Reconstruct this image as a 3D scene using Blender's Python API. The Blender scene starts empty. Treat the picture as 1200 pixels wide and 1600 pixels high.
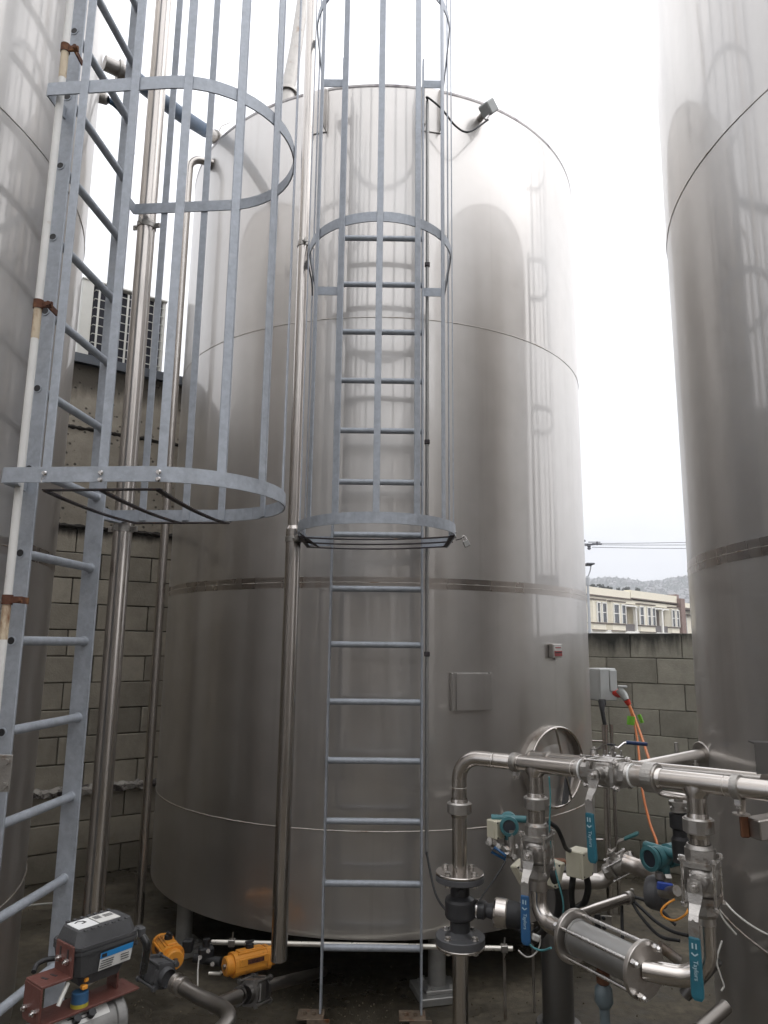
import bpy, math, random
from mathutils import Vector, Matrix, Euler
random.seed(7)
C = bpy.context.scene.collection
scn = bpy.context.scene
PI = math.pi
R = math.radians

# ------------------------------------------------------------------ camera
CAMZ = 1.85
PITCH = 10.40
ROLL = 0.68
cd = bpy.data.cameras.new('camera'); cam = bpy.data.objects.new('camera', cd); C.objects.link(cam)
cd.sensor_fit = 'VERTICAL'; cd.sensor_height = 24.0; cd.lens = 1125.7/1600*24
cd.clip_start = 0.05; cd.clip_end = 6000
cam.matrix_world = Matrix.Translation((0, 0, CAMZ)) @ Matrix.Rotation(R(90+PITCH), 4, 'X') @ Matrix.Rotation(R(ROLL), 4, 'Z')
scn.camera = cam

# ------------------------------------------------------------------ world + sun (bright overcast)
SUN_EL, SUN_AZ = 48.0, 95.0      # the brightest part of the cloud stands to the right
w = bpy.data.worlds.new('World'); scn.world = w; w.use_nodes = True
nt = w.node_tree; nt.nodes.clear()
def wn(t, **k):
    n = nt.nodes.new(t)
    for a, b in k.items(): setattr(n, a, b)
    return n
out = wn('ShaderNodeOutputWorld'); bg = wn('ShaderNodeBackground')
sky = wn('ShaderNodeTexSky', sky_type='NISHITA'); sky.sun_disc = False
sky.sun_elevation = R(SUN_EL); sky.sun_rotation = R(SUN_AZ)
sky.air_density = 1.0; sky.dust_density = 4.0; sky.ozone_density = 1.0
hs = wn('ShaderNodeHueSaturation'); hs.inputs['Saturation'].default_value = 0.13
cool = wn('ShaderNodeMix', data_type='RGBA', blend_type='MULTIPLY'); cool.inputs[0].default_value = 1.0
cool.inputs[7].default_value = (0.97, 0.985, 1.03, 1)
# soft cloud layer: even overcast, a little brighter overhead
tc = wn('ShaderNodeTexCoord'); sep = wn('ShaderNodeSeparateXYZ')
mr = wn('ShaderNodeMapRange'); mr.inputs['From Min'].default_value = 0.0; mr.inputs['From Max'].default_value = 1.0
mr.inputs['To Min'].default_value = 0.66; mr.inputs['To Max'].default_value = 1.22
nz = wn('ShaderNodeTexNoise'); nz.inputs['Scale'].default_value = 2.2; nz.inputs['Detail'].default_value = 4
mp = wn('ShaderNodeMapping'); mp.inputs['Scale'].default_value = (1, 1, 3)
mr2 = wn('ShaderNodeMapRange'); mr2.inputs['From Min'].default_value = 0.3; mr2.inputs['From Max'].default_value = 0.7
mr2.inputs['To Min'].default_value = 0.88; mr2.inputs['To Max'].default_value = 1.12
mul = wn('ShaderNodeMath', operation='MULTIPLY'); mulc = wn('ShaderNodeVectorMath', operation='SCALE')
L = nt.links.new
ov = wn('ShaderNodeMix', data_type='RGBA'); ov.inputs[0].default_value = 0.90; ov.inputs[7].default_value = (3.0, 3.0, 3.0, 1)   # even cloud in front of the clear sky
L(sky.outputs[0], hs.inputs['Color']); L(hs.outputs[0], ov.inputs[6]); L(ov.outputs[2], cool.inputs[6])
L(tc.outputs['Generated'], sep.inputs[0]); L(sep.outputs['Z'], mr.inputs['Value'])
L(tc.outputs['Generated'], mp.inputs['Vector']); L(mp.outputs[0], nz.inputs['Vector']); L(nz.outputs['Fac'], mr2.inputs['Value'])
L(mr.outputs[0], mul.inputs[0]); L(mr2.outputs[0], mul.inputs[1])
L(cool.outputs[2], mulc.inputs[0]); L(mul.outputs[0], mulc.inputs['Scale'])
L(mulc.outputs[0], bg.inputs['Color']); bg.inputs['Strength'].default_value = 0.15
L(bg.outputs[0], out.inputs[0])
sd = bpy.data.lights.new('sun', 'SUN'); sd.energy = 0.5; sd.angle = R(165); sd.color = (1.0, 0.97, 0.93)
so = bpy.data.objects.new('sun', sd); C.objects.link(so)
az = R(SUN_AZ); sdir = Vector((math.sin(az)*math.cos(R(SUN_EL)), math.cos(az)*math.cos(R(SUN_EL)), math.sin(R(SUN_EL))))
so.rotation_euler = sdir.to_track_quat('Z', 'Y').to_euler(); so.location = (0, 0, 30)
scn.view_settings.view_transform = 'Standard'; scn.view_settings.look = 'None'
scn.view_settings.exposure = 1.80; scn.view_settings.gamma = 1.0; scn.view_settings.use_curve_mapping = False
scn.render.engine = 'CYCLES'
scn.cycles.max_bounces = 8; scn.cycles.glossy_bounces = 6; scn.cycles.diffuse_bounces = 4

# ------------------------------------------------------------------ materials
def nodes_of(m):
    m.use_nodes = True; t = m.node_tree; t.nodes.clear(); return t
def mat(name, col, metallic=0.0, rough=0.5, var=0.12, rvar=0.08, scale=6.0, bump=0.0, bscale=60.0, stretch=(1, 1, 1), spots=None, spec=0.5):
    """spots = (colour, scale, threshold, softness): wear patches with a shape of their own"""
    m = bpy.data.materials.new(name); t = nodes_of(m); n = t.nodes; l = t.links.new
    o = n.new('ShaderNodeOutputMaterial'); b = n.new('ShaderNodeBsdfPrincipled'); l(b.outputs[0], o.inputs[0])
    tcn = n.new('ShaderNodeTexCoord'); mpn = n.new('ShaderNodeMapping'); mpn.inputs['Scale'].default_value = stretch
    l(tcn.outputs['Object'], mpn.inputs[0])
    oi = n.new('ShaderNodeObjectInfo')
    nz = n.new('ShaderNodeTexNoise'); nz.noise_dimensions = '4D'; nz.inputs['Scale'].default_value = scale; nz.inputs['Detail'].default_value = 5; nz.inputs['Roughness'].default_value = 0.6
    l(mpn.outputs[0], nz.inputs['Vector']); 
    wmul = n.new('ShaderNodeMath'); wmul.operation = 'MULTIPLY'; wmul.inputs[1].default_value = 37.0
    l(oi.outputs['Random'], wmul.inputs[0]); l(wmul.outputs[0], nz.inputs['W'])
    r1 = n.new('ShaderNodeMapRange'); r1.inputs['From Min'].default_value = 0.3; r1.inputs['From Max'].default_value = 0.7
    r1.inputs['To Min'].default_value = 1-var; r1.inputs['To Max'].default_value = 1+var; l(nz.outputs['Fac'], r1.inputs['Value'])
    sc = n.new('ShaderNodeVectorMath'); sc.operation = 'SCALE'; sc.inputs[0].default_value = col; l(r1.outputs[0], sc.inputs['Scale'])
    src = sc.outputs[0]
    if spots:
        scol, ss, th, soft = spots
        n2 = n.new('ShaderNodeTexNoise'); n2.noise_dimensions = '4D'; n2.inputs['Scale'].default_value = ss; n2.inputs['Detail'].default_value = 6; n2.inputs['Roughness'].default_value = 0.65
        l(mpn.outputs[0], n2.inputs['Vector']); l(wmul.outputs[0], n2.inputs['W'])
        r2 = n.new('ShaderNodeMapRange'); r2.inputs['From Min'].default_value = th; r2.inputs['From Max'].default_value = th+soft; l(n2.outputs['Fac'], r2.inputs['Value'])
        mx = n.new('ShaderNodeMix'); mx.data_type = 'RGBA'; mx.inputs[7].default_value = (*scol, 1)
        l(r2.outputs[0], mx.inputs[0]); l(src, mx.inputs[6]); src = mx.outputs[2]
    l(src, b.inputs['Base Color'])
    b.inputs['Metallic'].default_value = metallic
    b.inputs['Specular IOR Level'].default_value = spec
    r3 = n.new('ShaderNodeMapRange'); r3.inputs['From Min'].default_value = 0.3; r3.inputs['From Max'].default_value = 0.7
    r3.inputs['To Min'].default_value = max(0.02, rough-rvar); r3.inputs['To Max'].default_value = min(1, rough+rvar)
    l(nz.outputs['Fac'], r3.inputs['Value']); l(r3.outputs[0], b.inputs['Roughness'])
    if bump:
        n3 = n.new('ShaderNodeTexNoise'); n3.inputs['Scale'].default_value = bscale; n3.inputs['Detail'].default_value = 4; l(mpn.outputs[0], n3.inputs['Vector'])
        bp = n.new('ShaderNodeBump'); bp.inputs['Strength'].default_value = bump; bp.inputs['Distance'].default_value = 0.004
        l(n3.outputs['Fac'], bp.inputs['Height']); l(bp.outputs[0], b.inputs['Normal'])
    return m

def spangle(m):
    t = m.node_tree; n = t.nodes; l = t.links.new; b = next(x for x in n if x.type == 'BSDF_PRINCIPLED')
    tcn = n.new('ShaderNodeTexCoord'); v = n.new('ShaderNodeTexVoronoi'); v.inputs['Scale'].default_value = 75; l(tcn.outputs['Object'], v.inputs['Vector'])
    sp = n.new('ShaderNodeSeparateXYZ'); l(v.outputs['Color'], sp.inputs[0]); mr_ = n.new('ShaderNodeMapRange'); mr_.inputs['To Min'].default_value = 0.95; mr_.inputs['To Max'].default_value = 1.05; l(sp.outputs['X'], mr_.inputs['Value'])
    src = b.inputs['Base Color'].links[0].from_socket; sc = n.new('ShaderNodeVectorMath'); sc.operation = 'SCALE'; l(src, sc.inputs[0]); l(mr_.outputs[0], sc.inputs['Scale']); l(sc.outputs[0], b.inputs['Base Color'])
def tank_steel():
    """rolled stainless sheet: a sharp and a blurred lobe, faint vertical streaks, slightly uneven plate"""
    m = bpy.data.materials.new('tank_stainless'); t = nodes_of(m); n = t.nodes; l = t.links.new
    o = n.new('ShaderNodeOutputMaterial'); a = n.new('ShaderNodeBsdfPrincipled'); b = n.new('ShaderNodeBsdfPrincipled')
    mx = n.new('ShaderNodeMixShader'); l(a.outputs[0], mx.inputs[1]); l(b.outputs[0], mx.inputs[2]); l(mx.outputs[0], o.inputs[0])
    tcn = n.new('ShaderNodeTexCoord'); mpn = n.new('ShaderNodeMapping'); mpn.inputs['Scale'].default_value = (6, 6, 0.25); l(tcn.outputs['Object'], mpn.inputs[0])
    oi = n.new('ShaderNodeObjectInfo'); wm = n.new('ShaderNodeMath'); wm.operation = 'MULTIPLY'; wm.inputs[1].default_value = 29; l(oi.outputs['Random'], wm.inputs[0])
    st = n.new('ShaderNodeTexNoise'); st.noise_dimensions = '4D'; st.inputs['Scale'].default_value = 1.0; st.inputs['Detail'].default_value = 5; l(mpn.outputs[0], st.inputs['Vector']); l(wm.outputs[0], st.inputs['W'])
    bl = n.new('ShaderNodeTexNoise'); bl.noise_dimensions = '4D'; bl.inputs['Scale'].default_value = 1.7; bl.inputs['Detail'].default_value = 4; l(tcn.outputs['Object'], bl.inputs['Vector']); l(wm.outputs[0], bl.inputs['W'])
    ad = n.new('ShaderNodeMath'); ad.operation = 'ADD'; l(st.outputs['Fac'], ad.inputs[0]); l(bl.outputs['Fac'], ad.inputs[1])
    rc = n.new('ShaderNodeValToRGB'); rc.color_ramp.elements[0].position = 0.36; rc.color_ramp.elements[0].color = (0.54, 0.512, 0.485, 1)
    rc.color_ramp.elements[1].position = 0.66; rc.color_ramp.elements[1].color = (0.64, 0.622, 0.60, 1)
    hf = n.new('ShaderNodeMath'); hf.operation = 'MULTIPLY'; hf.inputs[1].default_value = 0.5; l(ad.outputs[0], hf.inputs[0]); l(hf.outputs[0], rc.inputs[0])
    m3 = n.new('ShaderNodeMapping'); m3.inputs['Scale'].default_value = (22, 22, 0.5); l(tcn.outputs['Object'], m3.inputs[0])
    dn = n.new('ShaderNodeTexNoise'); dn.inputs['Scale'].default_value = 1.0; dn.inputs['Detail'].default_value = 5; dn.inputs['Roughness'].default_value = 0.6; l(m3.outputs[0], dn.inputs['Vector'])
    dr_ = n.new('ShaderNodeMapRange'); dr_.inputs['From Min'].default_value = 0.56; dr_.inputs['From Max'].default_value = 0.74; dr_.inputs['To Max'].default_value = 0.14; l(dn.outputs['Fac'], dr_.inputs['Value'])
    dmx = n.new('ShaderNodeMix'); dmx.data_type = 'RGBA'; dmx.inputs[7].default_value = (0.33, 0.29, 0.25, 1); l(dr_.outputs[0], dmx.inputs[0]); l(rc.outputs[0], dmx.inputs[6])
    for q, rr in ((a, 0.07), (b, 0.46)):
        l(dmx.outputs[2], q.inputs['Base Color']); q.inputs['Metallic'].default_value = 1.0
        r3 = n.new('ShaderNodeMapRange'); r3.inputs['From Min'].default_value = 0.35; r3.inputs['From Max'].default_value = 0.65
        r3.inputs['To Min'].default_value = rr*0.88; r3.inputs['To Max'].default_value = rr*1.14
        l(st.outputs['Fac'], r3.inputs['Value']); l(r3.outputs[0], q.inputs['Roughness'])
    fr = n.new('ShaderNodeMapRange'); fr.inputs['From Min'].default_value = 0.35; fr.inputs['From Max'].default_value = 0.65
    fr.inputs['To Min'].default_value = 0.70; fr.inputs['To Max'].default_value = 0.86; l(bl.outputs['Fac'], fr.inputs['Value']); l(fr.outputs[0], mx.inputs[0])
    bp = n.new('ShaderNodeBump'); bp.inputs['Strength'].default_value = 0.35; bp.inputs['Distance'].default_value = 0.01
    m2 = n.new('ShaderNodeMapping'); m2.inputs['Scale'].default_value = (1.6, 1.6, 0.8); l(tcn.outputs['Object'], m2.inputs[0])
    bn = n.new('ShaderNodeTexNoise'); bn.inputs['Scale'].default_value = 1.3; bn.inputs['Detail'].default_value = 1.0; l(m2.outputs[0], bn.inputs['Vector'])
    l(bn.outputs['Fac'], bp.inputs['Height']); l(bp.outputs[0], a.inputs['Normal']); l(bp.outputs[0], b.inputs['Normal'])
    return m

def masonry(name, base, dark, top, grime_top, pit=0.0, warm=(0.02, 0.016, 0.01)):
    """block or cast concrete: mould running down from the top edge, wetness near the floor, pits"""
    m = bpy.data.materials.new(name); t = nodes_of(m); n = t.nodes; l = t.links.new
    o = n.new('ShaderNodeOutputMaterial'); b = n.new('ShaderNodeBsdfPrincipled'); l(b.outputs[0], o.inputs[0])
    g = n.new('ShaderNodeNewGeometry'); sp = n.new('ShaderNodeSeparateXYZ'); l(g.outputs['Position'], sp.inputs[0])
    oi = n.new('ShaderNodeObjectInfo')
    nz = n.new('ShaderNodeTexNoise'); nz.inputs['Scale'].default_value = 5; nz.inputs['Detail'].default_value = 8; nz.inputs['Roughness'].default_value = 0.7; l(g.outputs['Position'], nz.inputs['Vector'])
    r1 = n.new('ShaderNodeMapRange'); r1.inputs['From Min'].default_value = 0.25; r1.inputs['From Max'].default_value = 0.75; r1.inputs['To Min'].default_value = 0.72; r1.inputs['To Max'].default_value = 1.2; l(nz.outputs['Fac'], r1.inputs['Value'])
    r1b = n.new('ShaderNodeMapRange'); r1b.inputs['To Min'].default_value = 0.80; r1b.inputs['To Max'].default_value = 1.20; l(oi.outputs['Random'], r1b.inputs['Value'])
    mm = n.new('ShaderNodeMath'); mm.operation = 'MULTIPLY'; l(r1.outputs[0], mm.inputs[0]); l(r1b.outputs[0], mm.inputs[1])
    sc = n.new('ShaderNodeVectorMath'); sc.operation = 'SCALE'; sc.inputs[0].default_value = base; l(mm.outputs[0], sc.inputs['Scale'])
    # mould streaks
    mp1 = n.new('ShaderNodeMapping'); mp1.inputs['Scale'].default_value = (7, 7, 1.1); l(g.outputs['Position'], mp1.inputs[0])
    n2 = n.new('ShaderNodeTexNoise'); n2.inputs['Scale'].default_value = 1.0; n2.inputs['Detail'].default_value = 7; n2.inputs['Roughness'].default_value = 0.65; l(mp1.outputs[0], n2.inputs['Vector'])
    zt = n.new('ShaderNodeMapRange'); zt.inputs['From Min'].default_value = top-grime_top; zt.inputs['From Max'].default_value = top; zt.inputs['To Min'].default_value = -0.55; zt.inputs['To Max'].default_value = 0.72; l(sp.outputs['Z'], zt.inputs['Value'])
    a1 = n.new('ShaderNodeMath'); a1.operation = 'ADD'; l(n2.outputs['Fac'], a1.inputs[0]); l(zt.outputs[0], a1.inputs[1])
    r2 = n.new('ShaderNodeMapRange'); r2.inputs['From Min'].default_value = 0.48; r2.inputs['From Max'].default_value = 0.8; r2.inputs['To Max'].default_value = 0.92; l(a1.outputs[0], r2.inputs['Value'])
    mx = n.new('ShaderNodeMix'); mx.data_type = 'RGBA'; mx.inputs[7].default_value = (*dark, 1); l(r2.outputs[0], mx.inputs[0]); l(sc.outputs[0], mx.inputs[6])
    if pit:
        vv_ = n.new('ShaderNodeTexVoronoi'); vv_.inputs['Scale'].default_value = 16; l(g.outputs['Position'], vv_.inputs['Vector'])
        pr_ = n.new('ShaderNodeMapRange'); pr_.inputs['From Min'].default_value = 0.10; pr_.inputs['From Max'].default_value = 0.24; pr_.inputs['To Min'].default_value = 0.75; pr_.inputs['To Max'].default_value = 0.0; l(vv_.outputs['Distance'], pr_.inputs['Value'])
        mp_ = n.new('ShaderNodeMix'); mp_.data_type = 'RGBA'; mp_.inputs[7].default_value = (0.035, 0.03, 0.024, 1); l(pr_.outputs[0], mp_.inputs[0]); l(mx.outputs[2], mp_.inputs[6]); mx = mp_  # pits also darkened in the colour, as the shade inside them
    # darker, ragged band towards the foot
    z0 = n.new('ShaderNodeMapRange'); z0.inputs['From Min'].default_value = 0.0; z0.inputs['From Max'].default_value = 0.75; z0.inputs['To Min'].default_value = 0.45; z0.inputs['To Max'].default_value = -0.35; l(sp.outputs['Z'], z0.inputs['Value'])
    a2 = n.new('ShaderNodeMath'); a2.operation = 'ADD'; l(nz.outputs['Fac'], a2.inputs[0]); l(z0.outputs[0], a2.inputs[1])
    r3 = n.new('ShaderNodeMapRange'); r3.inputs['From Min'].default_value = 0.5; r3.inputs['From Max'].default_value = 0.85; r3.inputs['To Max'].default_value = 0.75; l(a2.outputs[0], r3.inputs['Value'])
    mx2 = n.new('ShaderNodeMix'); mx2.data_type = 'RGBA'; mx2.inputs[7].default_value = (base[0]*0.35, base[1]*0.34, base[2]*0.3, 1); l(r3.outputs[0], mx2.inputs[0]); l(mx.outputs[2], mx2.inputs[6])
    l(mx2.outputs[2], b.inputs['Base Color']); b.inputs['Roughness'].default_value = 0.9
    n3 = n.new('ShaderNodeTexNoise'); n3.inputs['Scale'].default_value = 70; n3.inputs['Detail'].default_value = 5; l(g.outputs['Position'], n3.inputs['Vector'])
    v = n.new('ShaderNodeTexVoronoi'); v.inputs['Scale'].default_value = 16; l(g.outputs['Position'], v.inputs['Vector'])
    vr = n.new('ShaderNodeMapRange'); vr.inputs['From Min'].default_value = 0.05; vr.inputs['From Max'].default_value = 0.22; vr.inputs['To Min'].default_value = -pit*4; vr.inputs['To Max'].default_value = 0; l(v.outputs['Distance'], vr.inputs['Value'])
    ah = n.new('ShaderNodeMath'); ah.operation = 'ADD'; l(n3.outputs['Fac'], ah.inputs[0]); l(vr.outputs[0], ah.inputs[1])
    bp = n.new('ShaderNodeBump'); bp.inputs['Strength'].default_value = 0.5; bp.inputs['Distance'].default_value = 0.006; l(ah.outputs[0], bp.inputs['Height']); l(bp.outputs[0], b.inputs['Normal'])
    return m

def floor_mat():
    m = bpy.data.materials.new('yard_concrete'); t = nodes_of(m); n = t.nodes; l = t.links.new
    o = n.new('ShaderNodeOutputMaterial'); b = n.new('ShaderNodeBsdfPrincipled'); l(b.outputs[0], o.inputs[0])
    g = n.new('ShaderNodeNewGeometry')
    nz = n.new('ShaderNodeTexNoise'); nz.inputs['Scale'].default_value = 1.3; nz.inputs['Detail'].default_value = 9; nz.inputs['Roughness'].default_value = 0.68; l(g.outputs['Position'], nz.inputs['Vector'])
    rc = n.new('ShaderNodeValToRGB'); e = rc.color_ramp.elements
    e[0].position = 0.32; e[0].color = (0.026, 0.022, 0.016, 1); e[1].position = 0.68; e[1].color = (0.145, 0.122, 0.085, 1)
    x = e.new(0.5); x.color = (0.064, 0.054, 0.037, 1); l(nz.outputs['Fac'], rc.inputs[0])
    n2 = n.new('ShaderNodeTexNoise'); n2.inputs['Scale'].default_value = 22; n2.inputs['Detail'].default_value = 6; l(g.outputs['Position'], n2.inputs['Vector'])
    r1 = n.new('ShaderNodeMapRange'); r1.inputs['From Min'].default_value = 0.3; r1.inputs['From Max'].default_value = 0.7; r1.inputs['To Min'].default_value = 0.7; r1.inputs['To Max'].default_value = 1.25; l(n2.outputs['Fac'], r1.inputs['Value'])
    sc = n.new('ShaderNodeVectorMath'); sc.operation = 'SCALE'; l(rc.outputs[0], sc.inputs[0]); l(r1.outputs[0], sc.inputs['Scale']); l(sc.outputs[0], b.inputs['Base Color'])
    r2 = n.new('ShaderNodeMapRange'); r2.inputs['From Min'].default_value = 0.38; r2.inputs['From Max'].default_value = 0.55; r2.inputs['To Min'].default_value = 0.22; r2.inputs['To Max'].default_value = 0.8; l(nz.outputs['Fac'], r2.inputs['Value']); l(r2.outputs[0], b.inputs['Roughness'])
    n3 = n.new('ShaderNodeTexNoise'); n3.inputs['Scale'].default_value = 120; n3.inputs['Detail'].default_value = 3; l(g.outputs['Position'], n3.inputs['Vector'])
    bp = n.new('ShaderNodeBump'); bp.inputs['Strength'].default_value = 0.5; bp.inputs['Distance'].default_value = 0.003; l(n3.outputs['Fac'], bp.inputs['Height']); l(bp.outputs[0], b.inputs['Normal'])
    return m

M = {}
M['tank'] = tank_steel()
M['weld'] = mat('weld_bead', (0.56, 0.53, 0.49), 1, 0.45, 0.2, 0.1, 14, 0.4, 200, spots=((0.30, 0.22, 0.15), 7, 0.55, 0.1))
M['weldband'] = mat('ground_weld_band', (0.42, 0.385, 0.355), 1, 0.30, 0.12, 0.12, 5, 0, stretch=(1, 1, 0.3), spots=((0.36, 0.29, 0.23), 3, 0.54, 0.16))
M['rim'] = mat('tank_rim', (0.36, 0.34, 0.33), 1, 0.45, 0.2, 0.1, 8, spots=((0.16, 0.14, 0.15), 14, 0.50, 0.2), stretch=(1, 1, 0.6))
M['pipe'] = mat('polished_pipe', (0.53, 0.495, 0.46), 1, 0.23, 0.05, 0.04, 5, 0.0, stretch=(1, 1, 1), spots=((0.40, 0.33, 0.27), 3, 0.66, 0.2))
M['pipe_dull'] = mat('dull_pipe', (0.50, 0.47, 0.44), 1, 0.34, 0.14, 0.1, 8, 0.1, 90, spots=((0.30, 0.23, 0.18), 6, 0.56, 0.14))
M['cast'] = mat('cast_stainless', (0.42, 0.40, 0.375), 1, 0.42, 0.14, 0.08, 20, 0.35, 220, spots=((0.28, 0.21, 0.16), 12, 0.58, 0.1))
M['bolt'] = mat('bright_bolt', (0.70, 0.68, 0.66), 1, 0.25, 0.12, 0.08, 40)
M['galv'] = mat('galvanised_steel', (0.385, 0.412, 0.452), 0.3, 0.52, 0.16, 0.10, 22, 0.12, 140, spots=((0.43, 0.45, 0.475), 9, 0.56, 0.2))
spangle(M['galv'])
M['galv_dark'] = mat('dark_hatch_bar', (0.05, 0.042, 0.045), 0.3, 0.5, 0.2, 0.1, 20, spots=((0.12, 0.06, 0.03), 30, 0.58, 0.1))
M['whitepaint'] = mat('chalky_white_pipe', (0.74, 0.73, 0.70), 0, 0.5, 0.08, 0.08, 8, 0.1, 90, spots=((0.33, 0.16, 0.05), 5, 0.66, 0.08))
M['rust'] = mat('rusted_clamp', (0.11, 0.045, 0.026), 0.1, 0.85, 0.35, 0.08, 30, 0.5, 120, spots=((0.28, 0.13, 0.05), 18, 0.55, 0.12))
M['redoxide'] = mat('red_oxide_bracket', (0.115, 0.040, 0.030), 0, 0.55, 0.15, 0.12, 14, 0.2, 120, spots=((0.30, 0.16, 0.12), 20, 0.66, 0.08))
M['black'] = mat('black_plastic', (0.030, 0.030, 0.032), 0, 0.42, 0.2, 0.1, 18, 0.15, 180)
M['rubber'] = mat('black_rubber', (0.018, 0.018, 0.019), 0, 0.6, 0.2, 0.1, 18)
M['charcoal'] = mat('charcoal_enclosure', (0.050, 0.050, 0.052), 0, 0.5, 0.2, 0.1, 14, 0.2, 160, spots=((0.14, 0.13, 0.12), 9, 0.62, 0.15))
M['greyiron'] = mat('grey_painted_iron', (0.075, 0.075, 0.078), 0.0, 0.5, 0.2, 0.12, 20, 0.2, 150)
M['darkpost'] = mat('dull_steel_post', (0.22, 0.215, 0.21), 1, 0.42, 0.12, 0.08, 4, stretch=(1, 1, 0.3), spots=((0.2, 0.15, 0.1), 6, 0.6, 0.1))
M['orange'] = mat('orange_enamel', (0.78, 0.32, 0.04), 0, 0.42, 0.10, 0.1, 10, 0.08, 120, spots=((0.25, 0.10, 0.03), 11, 0.54, 0.14))
M['teal'] = mat('teal_enamel', (0.045, 0.15, 0.165), 0, 0.45, 0.22, 0.1, 14, 0.1, 120, spots=((0.07, 0.09, 0.085), 16, 0.56, 0.15))
M['tealsleeve'] = mat('teal_sleeve', (0.02, 0.125, 0.17), 0, 0.42, 0.18, 0.08, 16, 0.08, 160)
M['bluesleeve'] = mat('blue_sleeve', (0.018, 0.085, 0.20), 0, 0.42, 0.18, 0.08, 16, 0.08, 160)
M['bluehose'] = mat('blue_hose', (0.035, 0.075, 0.135), 0, 0.5, 0.15, 0.08, 16)
M['cream'] = mat('cream_enclosure', (0.52, 0.49, 0.38), 0, 0.45, 0.08, 0.06, 12, spots=((0.33, 0.30, 0.22), 8, 0.62, 0.15))
M['greybox'] = mat('grey_switch_box', (0.42, 0.43, 0.42), 0, 0.5, 0.06, 0.06, 10, spots=((0.3, 0.29, 0.26), 6, 0.6, 0.15))
M['red'] = mat('red_socket', (0.55, 0.045, 0.03), 0, 0.4, 0.1, 0.06, 20)
M['cable_orange'] = mat('orange_cable', (0.55, 0.16, 0.04), 0, 0.5, 0.1, 0.06, 20)
M['green'] = mat('green_tag', (0.20, 0.52, 0.05), 0, 0.5, 0.08, 0.06, 20)
M['ptfe'] = mat('white_seal', (0.80, 0.80, 0.78), 0, 0.4, 0.03, 0.05, 20)
M['label'] = mat('white_label', (0.62, 0.61, 0.58), 0, 0.45, 0.07, 0.06, 20, spots=((0.45, 0.43, 0.38), 14, 0.6, 0.1))
M['labelblue'] = mat('blue_label', (0.02, 0.21, 0.50), 0, 0.4, 0.1, 0.06, 20)
M['labelred'] = mat('red_label', (0.34, 0.05, 0.05), 0, 0.45, 0.12, 0.06, 20)
M['ink'] = mat('printed_ink', (0.02, 0.02, 0.022), 0, 0.5, 0.05, 0.05, 20)
M['paleink'] = mat('pale_lettering', (0.40, 0.52, 0.56), 0, 0.5, 0.15, 0.05, 60)
M['alu'] = mat('cast_aluminium', (0.36, 0.355, 0.34), 0.6, 0.45, 0.12, 0.08, 14, 0.2, 140)
M['yellow'] = mat('yellow_ring', (0.38, 0.33, 0.04), 0, 0.45, 0.08, 0.06, 20)
M['tealcable'] = mat('teal_cable', (0.10, 0.33, 0.36), 0, 0.5, 0.05, 0.06, 20)
M['whitecable'] = mat('pale_cable', (0.55, 0.54, 0.50), 0, 0.5, 0.05, 0.06, 20)
M['cap'] = mat('grey_wall_capping', (0.10, 0.11, 0.125), 0.3, 0.45, 0.12, 0.08, 8)
M['condenser'] = mat('condenser_cream', (0.66, 0.65, 0.60), 0, 0.5, 0.05, 0.05, 8)
M['coil'] = mat('dark_coil', (0.02, 0.02, 0.03), 0.2, 0.6, 0.2, 0.08, 60)
M['grit'] = mat('grit', (0.11, 0.09, 0.06), 0, 0.9, 0.5, 0.05, 3)
M['aludark'] = mat('weathered_aluminium', (0.24, 0.235, 0.225), 0.5, 0.5, 0.2, 0.08, 14, 0.2, 140)
M['tarnish'] = mat('tarnished_pipe', (0.30, 0.28, 0.26), 1, 0.36, 0.14, 0.1, 8, 0.1, 90)
M['satin'] = mat('satin_barrel', (0.36, 0.355, 0.345), 1, 0.48, 0.06, 0.05, 12)
M['hosegrey'] = mat('grey_blue_hose', (0.09, 0.115, 0.125), 0, 0.45, 0.1, 0.06, 12)
M['navy'] = mat('navy_grip', (0.02, 0.04, 0.11), 0, 0.4, 0.1, 0.06, 12)
M['royal'] = mat('royal_blue_plastic', (0.02, 0.06, 0.32), 0, 0.4, 0.1, 0.06, 12)
M['royalpale'] = mat('blue_switch_body', (0.03, 0.09, 0.18), 0, 0.4, 0.1, 0.06, 12)
M['tealdark'] = mat('worn_teal_grip', (0.03, 0.12, 0.12), 0, 0.5, 0.2, 0.06, 20)
M['whiterod'] = mat('bright_rod', (0.72, 0.69, 0.62), 0.6, 0.3, 0.1, 0.06, 12)
M['castdark'] = mat('tarnished_valve', (0.26, 0.25, 0.24), 1, 0.4, 0.2, 0.1, 16, 0.2, 160)
M['labelw'] = mat('clean_white_label', (0.74, 0.74, 0.73), 0, 0.4, 0.03, 0.05, 20)
M['badge'] = mat('dark_badge', (0.10, 0.035, 0.02), 0, 0.45, 0.8, 0.06, 90)
M['glossblack'] = mat('gloss_black_hose', (0.02, 0.02, 0.02), 0, 0.12, 0.1, 0.04, 12)
M['ruststain'] = mat('rust_stained_paint', (0.60, 0.50, 0.36), 0, 0.6, 0.15, 0.08, 12, spots=((0.24, 0.10, 0.04), 16, 0.46, 0.14), stretch=(1, 1, 0.35))
M['jointdark'] = mat('ragged_joint', (0.03, 0.026, 0.022), 0, 0.9, 0.3, 0.05, 30)
M['crustmetal'] = mat('rusty_foot_bracket', (0.22, 0.17, 0.125), 0.4, 0.6, 0.3, 0.1, 25, 0.3, 100, spots=((0.16, 0.06, 0.02), 14, 0.5, 0.12))
M['block'] = masonry('beige_block', (0.385, 0.35, 0.285), (0.035, 0.032, 0.028), 2.85, 0.25)
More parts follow.
